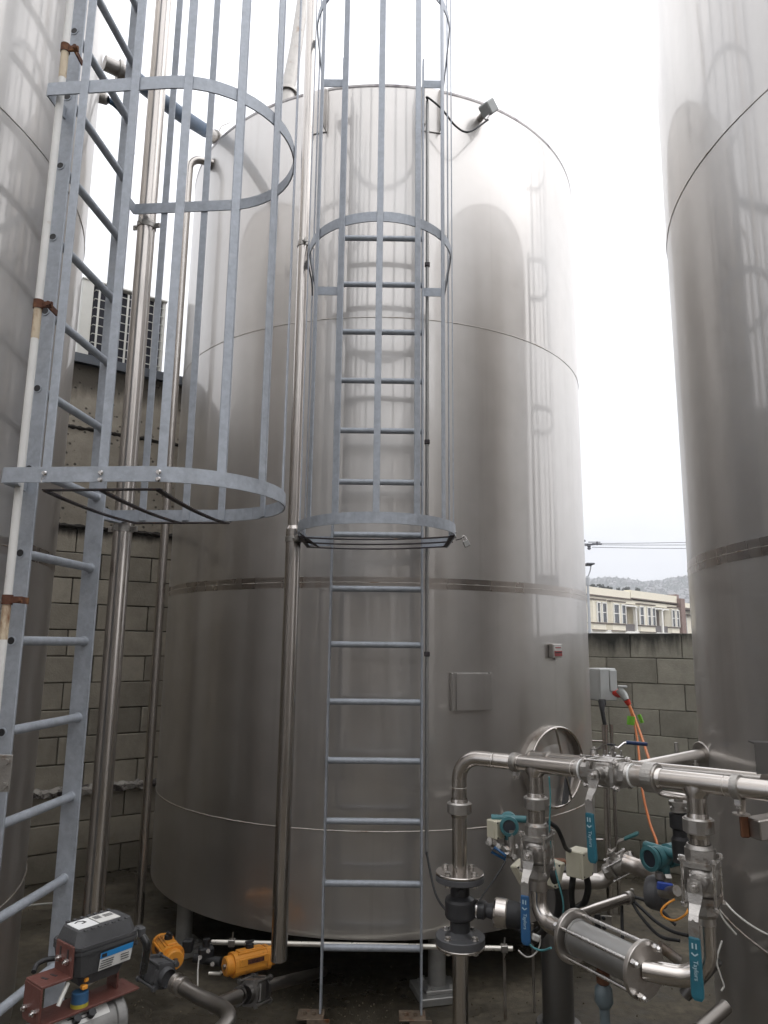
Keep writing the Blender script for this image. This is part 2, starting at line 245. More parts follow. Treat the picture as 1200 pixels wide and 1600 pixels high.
M['blockR'] = masonry('grey_green_block', (0.34, 0.325, 0.27), (0.020, 0.022, 0.020), 2.12, 0.55)
M['cast_wall'] = masonry('pitted_cast_concrete', (0.40, 0.36, 0.295), (0.08, 0.07, 0.056), 4.26, 0.6, pit=1.2)
M['mortar'] = masonry('mortar', (0.17, 0.155, 0.125), (0.025, 0.022, 0.02), 2.02, 0.5)
M['crust'] = mat('lime_crust', (0.30, 0.28, 0.25), 0, 0.9, 0.4, 0.05, 14, 0.8, 60, spots=((0.06, 0.05, 0.045), 10, 0.48, 0.08))
M['floor'] = floor_mat()
M['asphalt'] = mat('street_asphalt', (0.05, 0.05, 0.052), 0, 0.85, 0.2, 0.05, 0.5)
M['housecream'] = mat('cream_weatherboard', (0.80, 0.74, 0.60), 0, 0.6, 0.05, 0.05, 1.5, stretch=(1, 1, 6))
M['housewhite'] = mat('white_joinery', (0.82, 0.80, 0.74), 0, 0.6, 0.05, 0.05, 2)
M['housetrim'] = mat('brown_trim', (0.115, 0.085, 0.065), 0, 0.6, 0.1, 0.05, 3)
M['houseshade'] = mat('tan_porch_wall', (0.40, 0.335, 0.26), 0, 0.6, 0.05, 0.05, 3)  # darker copy of the house tone: porch recess shade put into the colour
M['balustrade'] = mat('grey_balustrade', (0.13, 0.115, 0.11), 0, 0.6, 0.15, 0.05, 10)
M['glass'] = mat('window_glass', (0.035, 0.04, 0.05), 0, 0.08, 0.2, 0.03, 2, spec=0.7)
M['brickwall'] = mat('red_brick_party_wall', (0.24, 0.165, 0.14), 0, 0.85, 0.25, 0.05, 6)
M['hill'] = mat('bushy_hillside', (0.09, 0.10, 0.085), 0, 0.9, 0.3, 0.03, 0.02, spots=((0.12, 0.12, 0.11), 0.03, 0.5, 0.1))
M['farhouse'] = mat('pale_hill_houses', (0.17, 0.165, 0.16), 0, 0.7, 0.3, 0.05, 0.05)
M['leaf'] = mat('tree_foliage', (0.075, 0.085, 0.07), 0, 0.8, 0.35, 0.05, 0.6)
M['bark'] = mat('tree_bark', (0.07, 0.055, 0.045), 0, 0.9, 0.2, 0.05, 3)
M['lampgrey'] = mat('lamp_grey', (0.42, 0.43, 0.44), 0.3, 0.5, 0.08, 0.05, 3)
M['wire'] = mat('overhead_wire', (0.10, 0.10, 0.11), 0, 0.6, 0.05, 0.05, 3)
M['shed'] = mat('grey_cladding', (0.17, 0.165, 0.16), 0, 0.7, 0.1, 0.05, 1.0, stretch=(4, 4, 0.2))
M['hazel'] = mat('copper_fitting', (0.17, 0.075, 0.04), 0.6, 0.5, 0.25, 0.1, 25)

# ------------------------------------------------------------------ mesh helpers
I4 = Matrix.Identity(4)
OW = {}
class MB:
    def __init__(s): s.v = []; s.f = []; s.sm = []; s.x = I4
    def add(s, vs, fs, smooth=False):
        b = len(s.v); s.v += [s.x @ Vector(p) for p in vs]
        for f in fs: s.f.append([b+i for i in f]); s.sm.append(smooth)
        return s
    def box(s, c, size, m=None, bev=0.0):
        hx, hy, hz = size[0]/2, size[1]/2, size[2]/2; T = Matrix.Translation(c)
        if m is not None: T = T @ m.to_4x4()
        if bev <= 0:
            vs = [(sx*hx, sy*hy, sz*hz) for sx in (-1, 1) for sy in (-1, 1) for sz in (-1, 1)]
            fs = [(0, 1, 3, 2), (4, 6, 7, 5), (0, 4, 5, 1), (2, 3, 7, 6), (0, 2, 6, 4), (1, 5, 7, 3)]
        else:
            b = min(bev, hx*.9, hy*.9, hz*.9); vs = []; idx = {}
            for sx in (-1, 1):
                for sy in (-1, 1):
                    for sz in (-1, 1):
                        for a in range(3):
                            p = [sx*(hx-b), sy*(hy-b), sz*(hz-b)]; p[a] = (sx*hx, sy*hy, sz*hz)[a]
                            idx[(sx, sy, sz, a)] = len(vs); vs.append(p)
            fs = []
            g = lambda sx, sy, sz, a: idx[(sx, sy, sz, a)]
            for q in (-1, 1):
                fs.append([g(q, -1, -1, 0), g(q, 1, -1, 0), g(q, 1, 1, 0), g(q, -1, 1, 0)][::q])
                fs.append([g(-1, q, -1, 1), g(-1, q, 1, 1), g(1, q, 1, 1), g(1, q, -1, 1)][::q])
                fs.append([g(-1, -1, q, 2), g(1, -1, q, 2), g(1, 1, q, 2), g(-1, 1, q, 2)][::q])
            for q in (-1, 1):
                for r in (-1, 1):
                    fs.append([g(q, r, -1, 0), g(q, r, 1, 0), g(q, r, 1, 1), g(q, r, -1, 1)])
                    fs.append([g(q, -1, r, 0), g(q, 1, r, 0), g(q, 1, r, 2), g(q, -1, r, 2)])
                    fs.append([g(-1, q, r, 1), g(1, q, r, 1), g(1, q, r, 2), g(-1, q, r, 2)])
                    for u in (-1, 1): fs.append([g(q, r, u, 0), g(q, r, u, 1), g(q, r, u, 2)])
        return s.add([T @ Vector(p) for p in vs], fs)
    def tube(s, pts, r, seg=16, caps=True, closed=False, smooth=True):
        pts = [Vector(p) for p in pts]; n = len(pts); rr = r if isinstance(r, (list, tuple)) else [r]*n
        tg = []
        for i in range(n):
            a = pts[(i-1) % n] if (closed or i > 0) else pts[i]; b = pts[(i+1) % n] if (closed or i < n-1) else pts[i]
            t = (b-a); tg.append(t.normalized() if t.length > 1e-9 else Vector((0, 0, 1)))
        u = tg[0].orthogonal().normalized(); vs = []
        for i in range(n):
            if i: u = (u - tg[i]*u.dot(tg[i])).normalized()
            v = tg[i].cross(u)
            for k in range(seg):
                a = 2*PI*k/seg; vs.append(pts[i] + (u*math.cos(a)+v*math.sin(a))*rr[i])
        fs = []
        for i in range(n if closed else n-1):
            j = (i+1) % n
            for k in range(seg):
                k2 = (k+1) % seg; fs.append((i*seg+k, i*seg+k2, j*seg+k2, j*seg+k))
        s.add(vs, fs, smooth)
        if caps and not closed:
            s.add(vs[:seg], [list(range(seg))[::-1]]); s.add(vs[-seg:], [list(range(seg))])
        return s
    def lathe(s, prof, seg=32, m=None, smooth=False):
        """prof: list of (radius, height) along local z; each band shades round but keeps crisp edges"""
        T = m if m is not None else I4
        def ring(r, h): return [T @ Vector((r*math.cos(2*PI*k/seg), r*math.sin(2*PI*k/seg), h)) for k in range(seg)]
        if smooth:
            vs = []
            for r, h in prof: vs += ring(r, h)
            fs = [(i*seg+k, i*seg+(k+1) % seg, (i+1)*seg+(k+1) % seg, (i+1)*seg+k) for i in range(len(prof)-1) for k in range(seg)]
            return s.add(vs, fs, True)
        for (r0, h0), (r1, h1) in zip(prof[:-1], prof[1:]):
            if r0 < 1e-6 and r1 < 1e-6: continue
            if r0 < 1e-6: s.add(ring(r1, h1), [list(range(seg))]); continue
            if r1 < 1e-6: s.add(ring(r0, h0), [list(range(seg))]); continue
            s.add(ring(r0, h0)+ring(r1, h1), [(k, (k+1) % seg, seg+(k+1) % seg, seg+k) for k in range(seg)], abs(h1-h0) > 1e-6)
        return s
    def cyl(s, a, b, r, seg=20, r2=None):
        return s.tube([a, b], [r, r if r2 is None else r2], seg)
    def prism(s, poly, h0, h1, m=None):
        T = m if m is not None else I4; n = len(poly)
        vs = [T @ Vector((x, y, h0)) for x, y in poly] + [T @ Vector((x, y, h1)) for x, y in poly]
        return s.add(vs, [list(range(n))[::-1], list(range(n, 2*n))] + [(i, (i+1) % n, n+(i+1) % n, n+i) for i in range(n)])
    def strip(s, path, th, h0, h1, closed=False):
        """flat bar bent along a plan path (x, y); th = thickness, standing from h0 to h1"""
        p = [Vector((a[0], a[1])) for a in path]; n = len(p); nm = []
        for i in range(n):
            a = p[(i-1) % n] if (closed or i) else p[i]; b = p[(i+1) % n] if (closed or i < n-1) else p[i]
            t = (b-a).normalized(); nm.append(Vector((-t.y, t.x)))
        vs = []
        for i in range(n):
            for o_ in (-th/2, th/2):
                for h in (h0, h1): q = p[i]+nm[i]*o_; vs.append((q.x, q.y, h))
        fs = []
        for i in range(n if closed else n-1):
            a = i*4; b = ((i+1) % n)*4
            s.add([vs[a], vs[a+1], vs[b+1], vs[b]], [(0, 1, 2, 3)]) if False else None
            fs += [(a, a+1, b+1, b), (a+2, b+2, b+3, a+3), (a, b, b+2, a+2), (a+1, a+3, b+3, b+1)]
        if not closed: fs += [(0, 2, 3, 1), (4*n-4, 4*n-3, 4*n-1, 4*n-2)]
        return s.add(vs, fs)
    def hexn(s, c, axis, r, h):
        z = Vector(axis).normalized(); x = z.orthogonal().normalized(); y = z.cross(x)
        m = Matrix((x, y, z)).transposed().to_4x4(); m.translation = Vector(c)
        return s.prism([(r*math.cos(PI/3*k), r*math.sin(PI/3*k)) for k in range(6)], -h/2, h/2, m)
    def mesh(s, name):
        me = bpy.data.meshes.new(name); me.from_pydata([tuple(v) for v in s.v], [], s.f)
        me.polygons.foreach_set('use_smooth', s.sm); me.update(); return me
    def build(s, name, m, parent=None, world=False, label=None):
        me = s.mesh(name); o = bpy.data.objects.new(name, me); me.materials.append(M[m] if isinstance(m, str) else m); C.objects.link(o)
        if parent is not None:
            o.parent = parent; OW[o.name] = OW[parent.name]
            if world: me.transform(OW[parent.name].inverted())
        else: OW[o.name] = I4.copy()
        if label: o['label'] = label
        return o
def tag(o, label=None, cat=None, group=None, kind=None):
    if label: o['label'] = label
    if cat: o['category'] = cat
    if group: o['group'] = group
    if kind: o['kind'] = kind
    return o
def thing(name, label, cat, m=None, group=None):
    o = bpy.data.objects.new(name, None); C.objects.link(o); o.empty_display_size = 0.1
    m = m if isinstance(m, Matrix) else (Matrix.Translation(m) if m is not None else I4)
    o.matrix_world = m; OW[o.name] = m.copy(); tag(o, label, cat, group); return o
def frame(loc, z, minus_y=None):
    """matrix whose local z is the given axis and whose local -y faces minus_y"""
    z = Vector(z).normalized()
    y = -(Vector(minus_y)) if minus_y is not None else z.orthogonal()
    y = (y - z*y.dot(z)).normalized(); x = y.cross(z)
    m = Matrix((x, y, z)).transposed().to_4x4(); m.translation = Vector(loc); return m
def share(o, name, parent, loc, rot=None):
    """one more piece that shares mesh data with o"""
    c = o.copy(); c.name = name; C.objects.link(c); c.parent = parent
    c.matrix_basis = Matrix.Translation(loc) @ (rot if rot is not None else I4); return c
def fillet(pts, rad, n=8):
    pts = [Vector(p) for p in pts]; out = [pts[0]]
    rads = rad if isinstance(rad, (list, tuple)) else [rad]*(len(pts)-2)
    for i in range(1, len(pts)-1):
        a, b, c = pts[i-1], pts[i], pts[i+1]; u = (a-b); v = (c-b); lu, lv = u.length, v.length; u.normalize(); v.normalize()
        ang = u.angle(v)
        if ang > PI-0.03: out.append(b); continue
        d = min(rads[i-1]/math.tan(ang/2), lu*.48, lv*.48); r_ = d*math.tan(ang/2)
        ctr = b + (u+v).normalized()*(r_/math.sin(ang/2)); p0 = b+u*d; p1 = b+v*d
        q0 = p0-ctr; q1 = p1-ctr; tot = q0.angle(q1)
        for k in range(n+1):
            t = k/n; out.append(ctr + (q0*math.sin((1-t)*tot)+q1*math.sin(t*tot))/math.sin(tot))
    out.append(pts[-1]); return out
def smoothpath(pts, n=6):
    """Catmull-Rom through the points, for cables"""
    P = [Vector(p) for p in pts]; P = [P[0]*2-P[1]] + P + [P[-1]*2-P[-2]]; out = []
    for i in range(1, len(P)-2):
        for k in range(n):
            t = k/n; a, b, c, d = P[i-1:i+3]
            out.append(0.5*((2*b)+(c-a)*t+(2*a-5*b+4*c-d)*t*t+(3*b-a-3*c+d)*t**3))
    out.append(P[-2]); return out
def text(s, size, m, material, parent, name='lettering', ext=0.0006, align='CENTER'):
    cu = bpy.data.curves.new(name, 'FONT'); cu.body = s; cu.size = size; cu.extrude = ext; cu.align_x = align; cu.align_y = 'CENTER'; cu.resolution_u = 2
    tmp = bpy.data.objects.new('tmp', cu); C.objects.link(tmp); bpy.context.view_layer.update()
    me = bpy.data.meshes.new_from_object(tmp.evaluated_get(bpy.context.evaluated_depsgraph_get())); bpy.data.objects.remove(tmp)
    me.transform(m); me.materials.clear(); me.materials.append(M[material]); o = bpy.data.objects.new(name, me); C.objects.link(o)
    o.parent = parent; OW[o.name] = OW[parent.name]; return o
# survey helper: the world point seen at photo position (px, py) at distance Y in front of the camera
def at(px, py, Y):
    x = px-600; y = py-800; r_ = 0.0119; c, s_ = math.cos(r_), math.sin(r_)
    qx = c*x+s_*y; qy = -s_*x+c*y; p = 0.1815; cp, sp = math.cos(p), math.sin(p); d = (qx/1125.7, 1.0, -qy/1125.7)
    D = (d[0], d[1]*cp-d[2]*sp, d[1]*sp+d[2]*cp); k = Y/D[1]
    return Vector((D[0]*k, Y, D[2]*k+CAMZ))

# ================================================================== THE SETTING
mb = MB(); mb.add([(-1500, -800, -0.004), (1500, -800, -0.004), (1500, 1500, -0.004), (-1500, 1500, -0.004)], [(0, 1, 2, 3)])
tag(mb.build('ground', 'asphalt'), kind='structure')
mb = MB(); mb.add([(-9, -10, 0), (9, -10, 0), (9, 3, 0), (.09, 8.05, 0), (-9, 3, 0)], [(0, 1, 2, 3, 4)])
tag(mb.build('yard_floor', 'floor'), kind='structure')

# hill with houses, far off
random.seed(3)
mb = MB(); nx, ny = 60, 14; vs = []
def hill_h(x, y):
    t = min(1, max(0, (y-330)/500)); a = x/y
    ridge = 66 + 6*math.sin(a*19+1) + 3.5*math.sin(a*47) + 20*max(0, min(1, (a-0.36)*7))*0.4
    return ridge*(t*t*(3-2*t))
for j in range(ny+1):
    for i in range(nx+1):
        y = 330+520*j/ny; x = y*(-1.2+2.4*i/nx); vs.append((x, y, hill_h(x, y)-0.5))
mb.add(vs, [(j*(nx+1)+i, j*(nx+1)+i+1, (j+1)*(nx+1)+i+1, (j+1)*(nx+1)+i) for j in range(ny) for i in range(nx)], True)
tag(mb.build('hill', 'hill'), kind='structure')
mb = MB()
for k in range(900):
    y = random.uniform(520, 840); a = random.uniform(0.2, 0.62); x = a*y; h = hill_h(x, y)
    ww = random.uniform(4, 8); dd = random.uniform(4, 7); hh = random.uniform(2.5, 4.5)
    m = Matrix.Rotation(random.uniform(0, PI), 3, 'Z'); mb.box((x, y, h+hh/2), (ww, dd, hh), m)
    rm = m.to_4x4(); rm.translation = Vector((x, y, h+hh))
    mb.add([rm @ Vector(p) for p in ((-ww/2, -dd/2, 0), (ww/2, -dd/2, 0), (ww/2, dd/2, 0), (-ww/2, dd/2, 0), (-ww/2, 0, 1.8), (ww/2, 0, 1.8))],
           [(0, 1, 5, 4), (2, 3, 4, 5), (0, 4, 3), (1, 2, 5)])
tag(mb.build('hillside_houses', 'farhouse'), 'pale houses scattered over the distant hillside', 'houses', kind='stuff')
mb = MB()
for k in range(8000):
    y = random.uniform(470, 846); a = random.uniform(0.15, 0.7); x = a*y; h = hill_h(x, y); rr = random.uniform(1.5, 4.5)
    q = Vector((x, y, h+rr*.5)); pp = []
    for d in ((1, 0, 0), (-1, 0, 0), (0, 1, 0), (0, -1, 0), (0, 0, 1), (0, 0, -1)): pp.append(q+Vector(d)*rr*random.uniform(.6, 1.3))
    mb.add(pp, [(0, 2, 4), (2, 1, 4), (1, 3, 4), (3, 0, 4)])
tag(mb.build('hillside_bush', 'leaf'), 'dark bush growing between the houses on the distant hill', 'bush', kind='stuff')

# ================================================================== TANKS
TR = 1.577; ZB, ZT = 0.325, 5.43
SEAMS = (0.86, 2.196, 3.812)
def cylpt(a, r, z): return (r*math.sin(a), -r*math.cos(a), z)      # a = 0 faces the camera side (-y)
def make_tank(name, label, x, y, legs=(15, 105, 195, 285), seam_ang=(150, 190, 171, 205)):
    t = thing(name, label, 'tank', (x, y, 0), 'stainless steel storage tanks in the yard')
    zs = (ZB,)+SEAMS+(ZT,)
    SEG = 220
    for k in range(4):
        mb = MB(); vs = []; z0, z1 = zs[k]+(0.002 if k else 0), zs[k+1]-0.002; nz_ = 2
        for j in range(nz_):
            z = z0+(z1-z0)*j/(nz_-1)
            for i in range(SEG): vs.append(cylpt(2*PI*i/SEG, TR, z))
        mb.add(vs, [(j*SEG+i, j*SEG+(i+1) % SEG, (j+1)*SEG+(i+1) % SEG, (j+1)*SEG+i) for j in range(nz_-1) for i in range(SEG)], True)
        mb.build('shell_plate', 'tank', t)
        mb = MB(); mb.tube([cylpt(R(seam_ang[k]), TR+0.0005, z0), cylpt(R(seam_ang[k]), TR+0.0005, z1)], 0.0025, 6, False); mb.build('vertical_seam', 'weldband', t)
    for k, zc in enumerate(SEAMS):
        mb = MB(); rng = random.Random(k+int(x*10)); n = 360
        mb.tube([cylpt(2*PI*i/n, TR, zc+rng.uniform(-.0007, .0007)) for i in range(n)], [(0.0042, 0.0022, 0.0030)[k]+rng.uniform(-.0006, .0006) for i in range(n)], 6, closed=True)
        mb.build('weld_seam', 'weld', t)
        if k == 1:
            mb = MB(); vs = []
            for z in (zc-0.032, zc+0.032):
                for i in range(SEG): vs.append(cylpt(2*PI*i/SEG, TR+0.0012, z))
            mb.add(vs, [(i, (i+1) % SEG, SEG+(i+1) % SEG, SEG+i) for i in range(SEG)], True); mb.build('weld_band', 'weldband', t)
    mb = MB(); mb.lathe([(TR-0.004, ZT-0.03), (TR+0.003, ZT-0.010), (TR+0.003, ZT+0.004), (TR-0.02, ZT+0.012)], SEG); mb.build('rim', 'rim', t)
    mb = MB(); mb.lathe([(TR-0.02, ZT+0.010), (0.35, ZT+0.16), (0.0, ZT+0.16)], 96, smooth=True); mb.build('roof', 'tank', t)
    mb = MB(); mb.lathe([(0.0, ZB+0.07), (0.6, ZB+0.055), (TR-0.05, ZB+0.03), (TR, ZB+0.0)], 96, smooth=True); mb.build('floor_plate', 'tank', t)
    for a in legs:
        px, py, _ = cylpt(R(a), 1.46, 0)
        mb = MB(); mb.cyl((px, py, 0.06), (px, py, ZB+0.03), 0.048, 24); lg = mb.build('leg', 'alu', t)
        mb = MB(); mb.box((px, py, 0.05), (0.17, 0.17, 0.02), Matrix.Rotation(R(a), 3, 'Z'), 0.003); 
        for sx in (-1, 1):
            for sy in (-1, 1): v = Matrix.Rotation(R(a), 3, 'Z') @ Vector((sx*.06, sy*.06, 0)); mb.hexn((px+v.x, py+v.y, 0.068), (0, 0, 1), 0.012, 0.016)
        mb.box((px, py, 0.021), (0.24, 0.24, 0.038), Matrix.Rotation(R(a), 3, 'Z'), 0.004); mb.build('base_plate', 'alu', lg)
    return t
TC = (-0.039, 5.686)
tankC = make_tank('storage_tank', 'stainless steel tank standing in the middle behind the caged ladder, with the round manway', *TC, legs=(14, 143, 233, 308))
tankL = make_tank('storage_tank', 'stainless steel tank cut off by the left edge, behind the ladder seen from its side', -2.99, 2.75, seam_ang=(150, 130, 190, 150))
tankR = make_tank('storage_tank', 'stainless steel tank cut off by the right edge, beside the pipework', 2.86, 2.71, seam_ang=(-66, 150, -150, 100))
for (x, y, lab) in ((-2.95, -3.2, 'stainless steel tank behind the photographer on the left'), (2.92, -3.25, 'stainless steel tank behind the photographer on the right'), (0.25, -6.2, 'stainless steel tank straight behind the photographer, in front of the shed')):
    make_tank('storage_tank', lab, x, y)

def onC(ang, z, off=0.0): a = R(ang); return Vector((TC[0]+(TR+off)*math.sin(a), TC[1]-(TR+off)*math.cos(a), z))
def nrm(ang): a = R(ang); return Vector((math.sin(a), -math.cos(a), 0))

# manway of the middle tank
def ringtube(mb, m, rad, r, n=48, seg=10, e=1.0):
    mb.tube([m @ Vector((rad*math.cos(2*PI*i/n), 0, rad*e*math.sin(2*PI*i/n))) for i in range(n)], r, seg, closed=True)
ma = 43.2; mc = onC(ma, 1.14); mm = frame(mc, (0, 0, 1), nrm(ma)) @ Matrix.Diagonal((1.2, 1, 1, 1))
neck = MB(); zt_ = frame(mc, nrm(ma), (0, 0, -1)) @ Matrix.Diagonal((1.2, 1, 1, 1))
neck.lathe([(0.232, -0.10), (0.232, 0.026), (0.222, 0.026), (0.222, -0.03)], 56, zt_); nk = neck.build('manway_neck', 'pipe_dull', tankC, world=True)
mb = MB(); ringtube(mb, mm @ Matrix.Translation((0, -0.026, 0)), 0.227, 0.008, 64); mb.build('rim_ring', 'pipe', nk, world=True)
mb = MB(); mb.lathe([(0.210, -0.045), (0.207, -0.012), (0.196, -0.006), (0.185, -0.016), (0.12, 0.002), (0.06, 0.010), (0.0, 0.012)], 48, zt_, smooth=True); dr = mb.build('manway_door', 'tank', tankC, world=True)
mb = MB()
q = mm @ Matrix.Rotation(R(-16), 4, 'Y')
mb.x = q; mb.box((0.045, -0.034, 0.0), (0.010, 0.012, 0.44), None, 0.002); mb.x = I4
mb.build('door_strap', 'pipe', dr, world=True)
mb = MB(); mb.x = mm; mb.box((0.075, -0.028, -0.12), (0.050, 0.010, 0.21), Matrix.Rotation(R(14), 3, 'Y'), 0.002); mb.x = I4; mb.build('hinge_arm', 'greyiron', dr, world=True)
mb = MB(); mb.x = mm; mb.tube([(-0.23, -0.02, -0.05), (-0.26, -0.06, -0.06)], 0.012, 10); mb.hexn((-0.262, -0.065, -0.06), (0.3, 1, 0), 0.022, 0.02); mb.hexn((-0.262, -0.065, -0.10), (0.3, 1, 0), 0.018, 0.02)
mb.x = I4; mb.build('swing_bolt', 'cast', dr, world=True)
# square nameplate holder (folded plate, open fold on its left)
mb = MB(); pm = frame(onC(20.1, 1.593, 0.02), (0, 0, 1), nrm(20.1)); mb.x = pm
mb.box((0.012, -0.004, 0), (0.225, 0.004, 0.205), None, 0.001); mb.box((-0.118, -0.004, 0), (0.022, 0.012, 0.205), None, 0.002); mb.box((-0.125, 0.008, 0), (0.005, 0.024, 0.205)); mb.box((0.122, 0.008, 0), (0.004, 0.022, 0.205))
mb.box((0, 0.008, -0.1), (0.24, 0.024, 0.004))
for sx in (-0.115, 0.11): mb.cyl((sx, -0.006, 0.106), (sx, -0.006, 0.098), 0.008, 10)
mb.x = I4; mb.build('nameplate_holder', 'tank', tankC, world=True)
# small red and silver rating plate on a stand-off
g = thing('rating_plate', 'small grey framed plate with red lower half on the middle tank', 'plate', frame(onC(44.2, 1.822, 0.0), (0, 0, 1), nrm(44.2)))
mb = MB(); mb.box((0, -0.016, 0), (0.105, 0.030, 0.085), None, 0.003); mb.build('backing_box', 'cast', g)
mb = MB(); mb.box((0.005, -0.0325, 0), (0.088, 0.002, 0.07)); mb.build('plate_face', 'label', g)
mb = MB(); mb.box((0.005, -0.0345, -0.016), (0.084, 0.002, 0.032)); mb.box((0.005, -0.0345, 0.020), (0.06, 0.002, 0.006)); mb.build('red_print', 'labelred', g)
mb = MB(); mb.box((0.005, -0.0365, -0.010), (0.07, 0.0015, 0.006)); mb.build('print_line', 'ink', g)
mb = MB(); mb.cyl((0.01, -0.01, -0.042), (0.01, -0.01, -0.056), 0.008, 10); mb.build('screw', 'bolt', g)
# tank top bits
for an in (-15.5, 11.5):
    mb = MB(); pm = frame(onC(an, 5.27, 0.0), (0, 0, 1), nrm(an)); mb.x = pm
    mb.box((-0.055, -0.03, 0), (0.007, 0.06, 0.30), None, 0.001); mb.box((0.055, -0.03, 0), (0.007, 0.06, 0.30), None, 0.001); mb.box((0, -0.004, 0), (0.13, 0.006, 0.32), None, 0.001)
    mb.x = I4; mb.build('ladder_bracket', 'tank', tankC, world=True)

# level sensor box near the rim
g = thing('sensor_box', 'small grey sensor housing under the rim of the middle tank', 'sensor', frame(onC(24.2, 5.30), (0, 0, 1), nrm(24.2)))
mb = MB(); mb.cyl((0, 0.01, 0.0), (0, -0.06, 0), 0.022, 16); mb.build('nozzle', 'cast', g)
mb = MB(); mb.box((0, -0.105, 0.0), (0.085, 0.09, 0.08), Matrix.Rotation(R(45), 3, 'Y') @ Matrix.Rotation(R(12), 3, 'Z'), 0.008); hb = mb.build('housing', 'greybox', g)
mb = MB(); mb.cyl((0, -0.11, -0.05), (-0.02, -0.10, -0.085), 0.010, 12); mb.build('cable_gland', 'bolt', g)

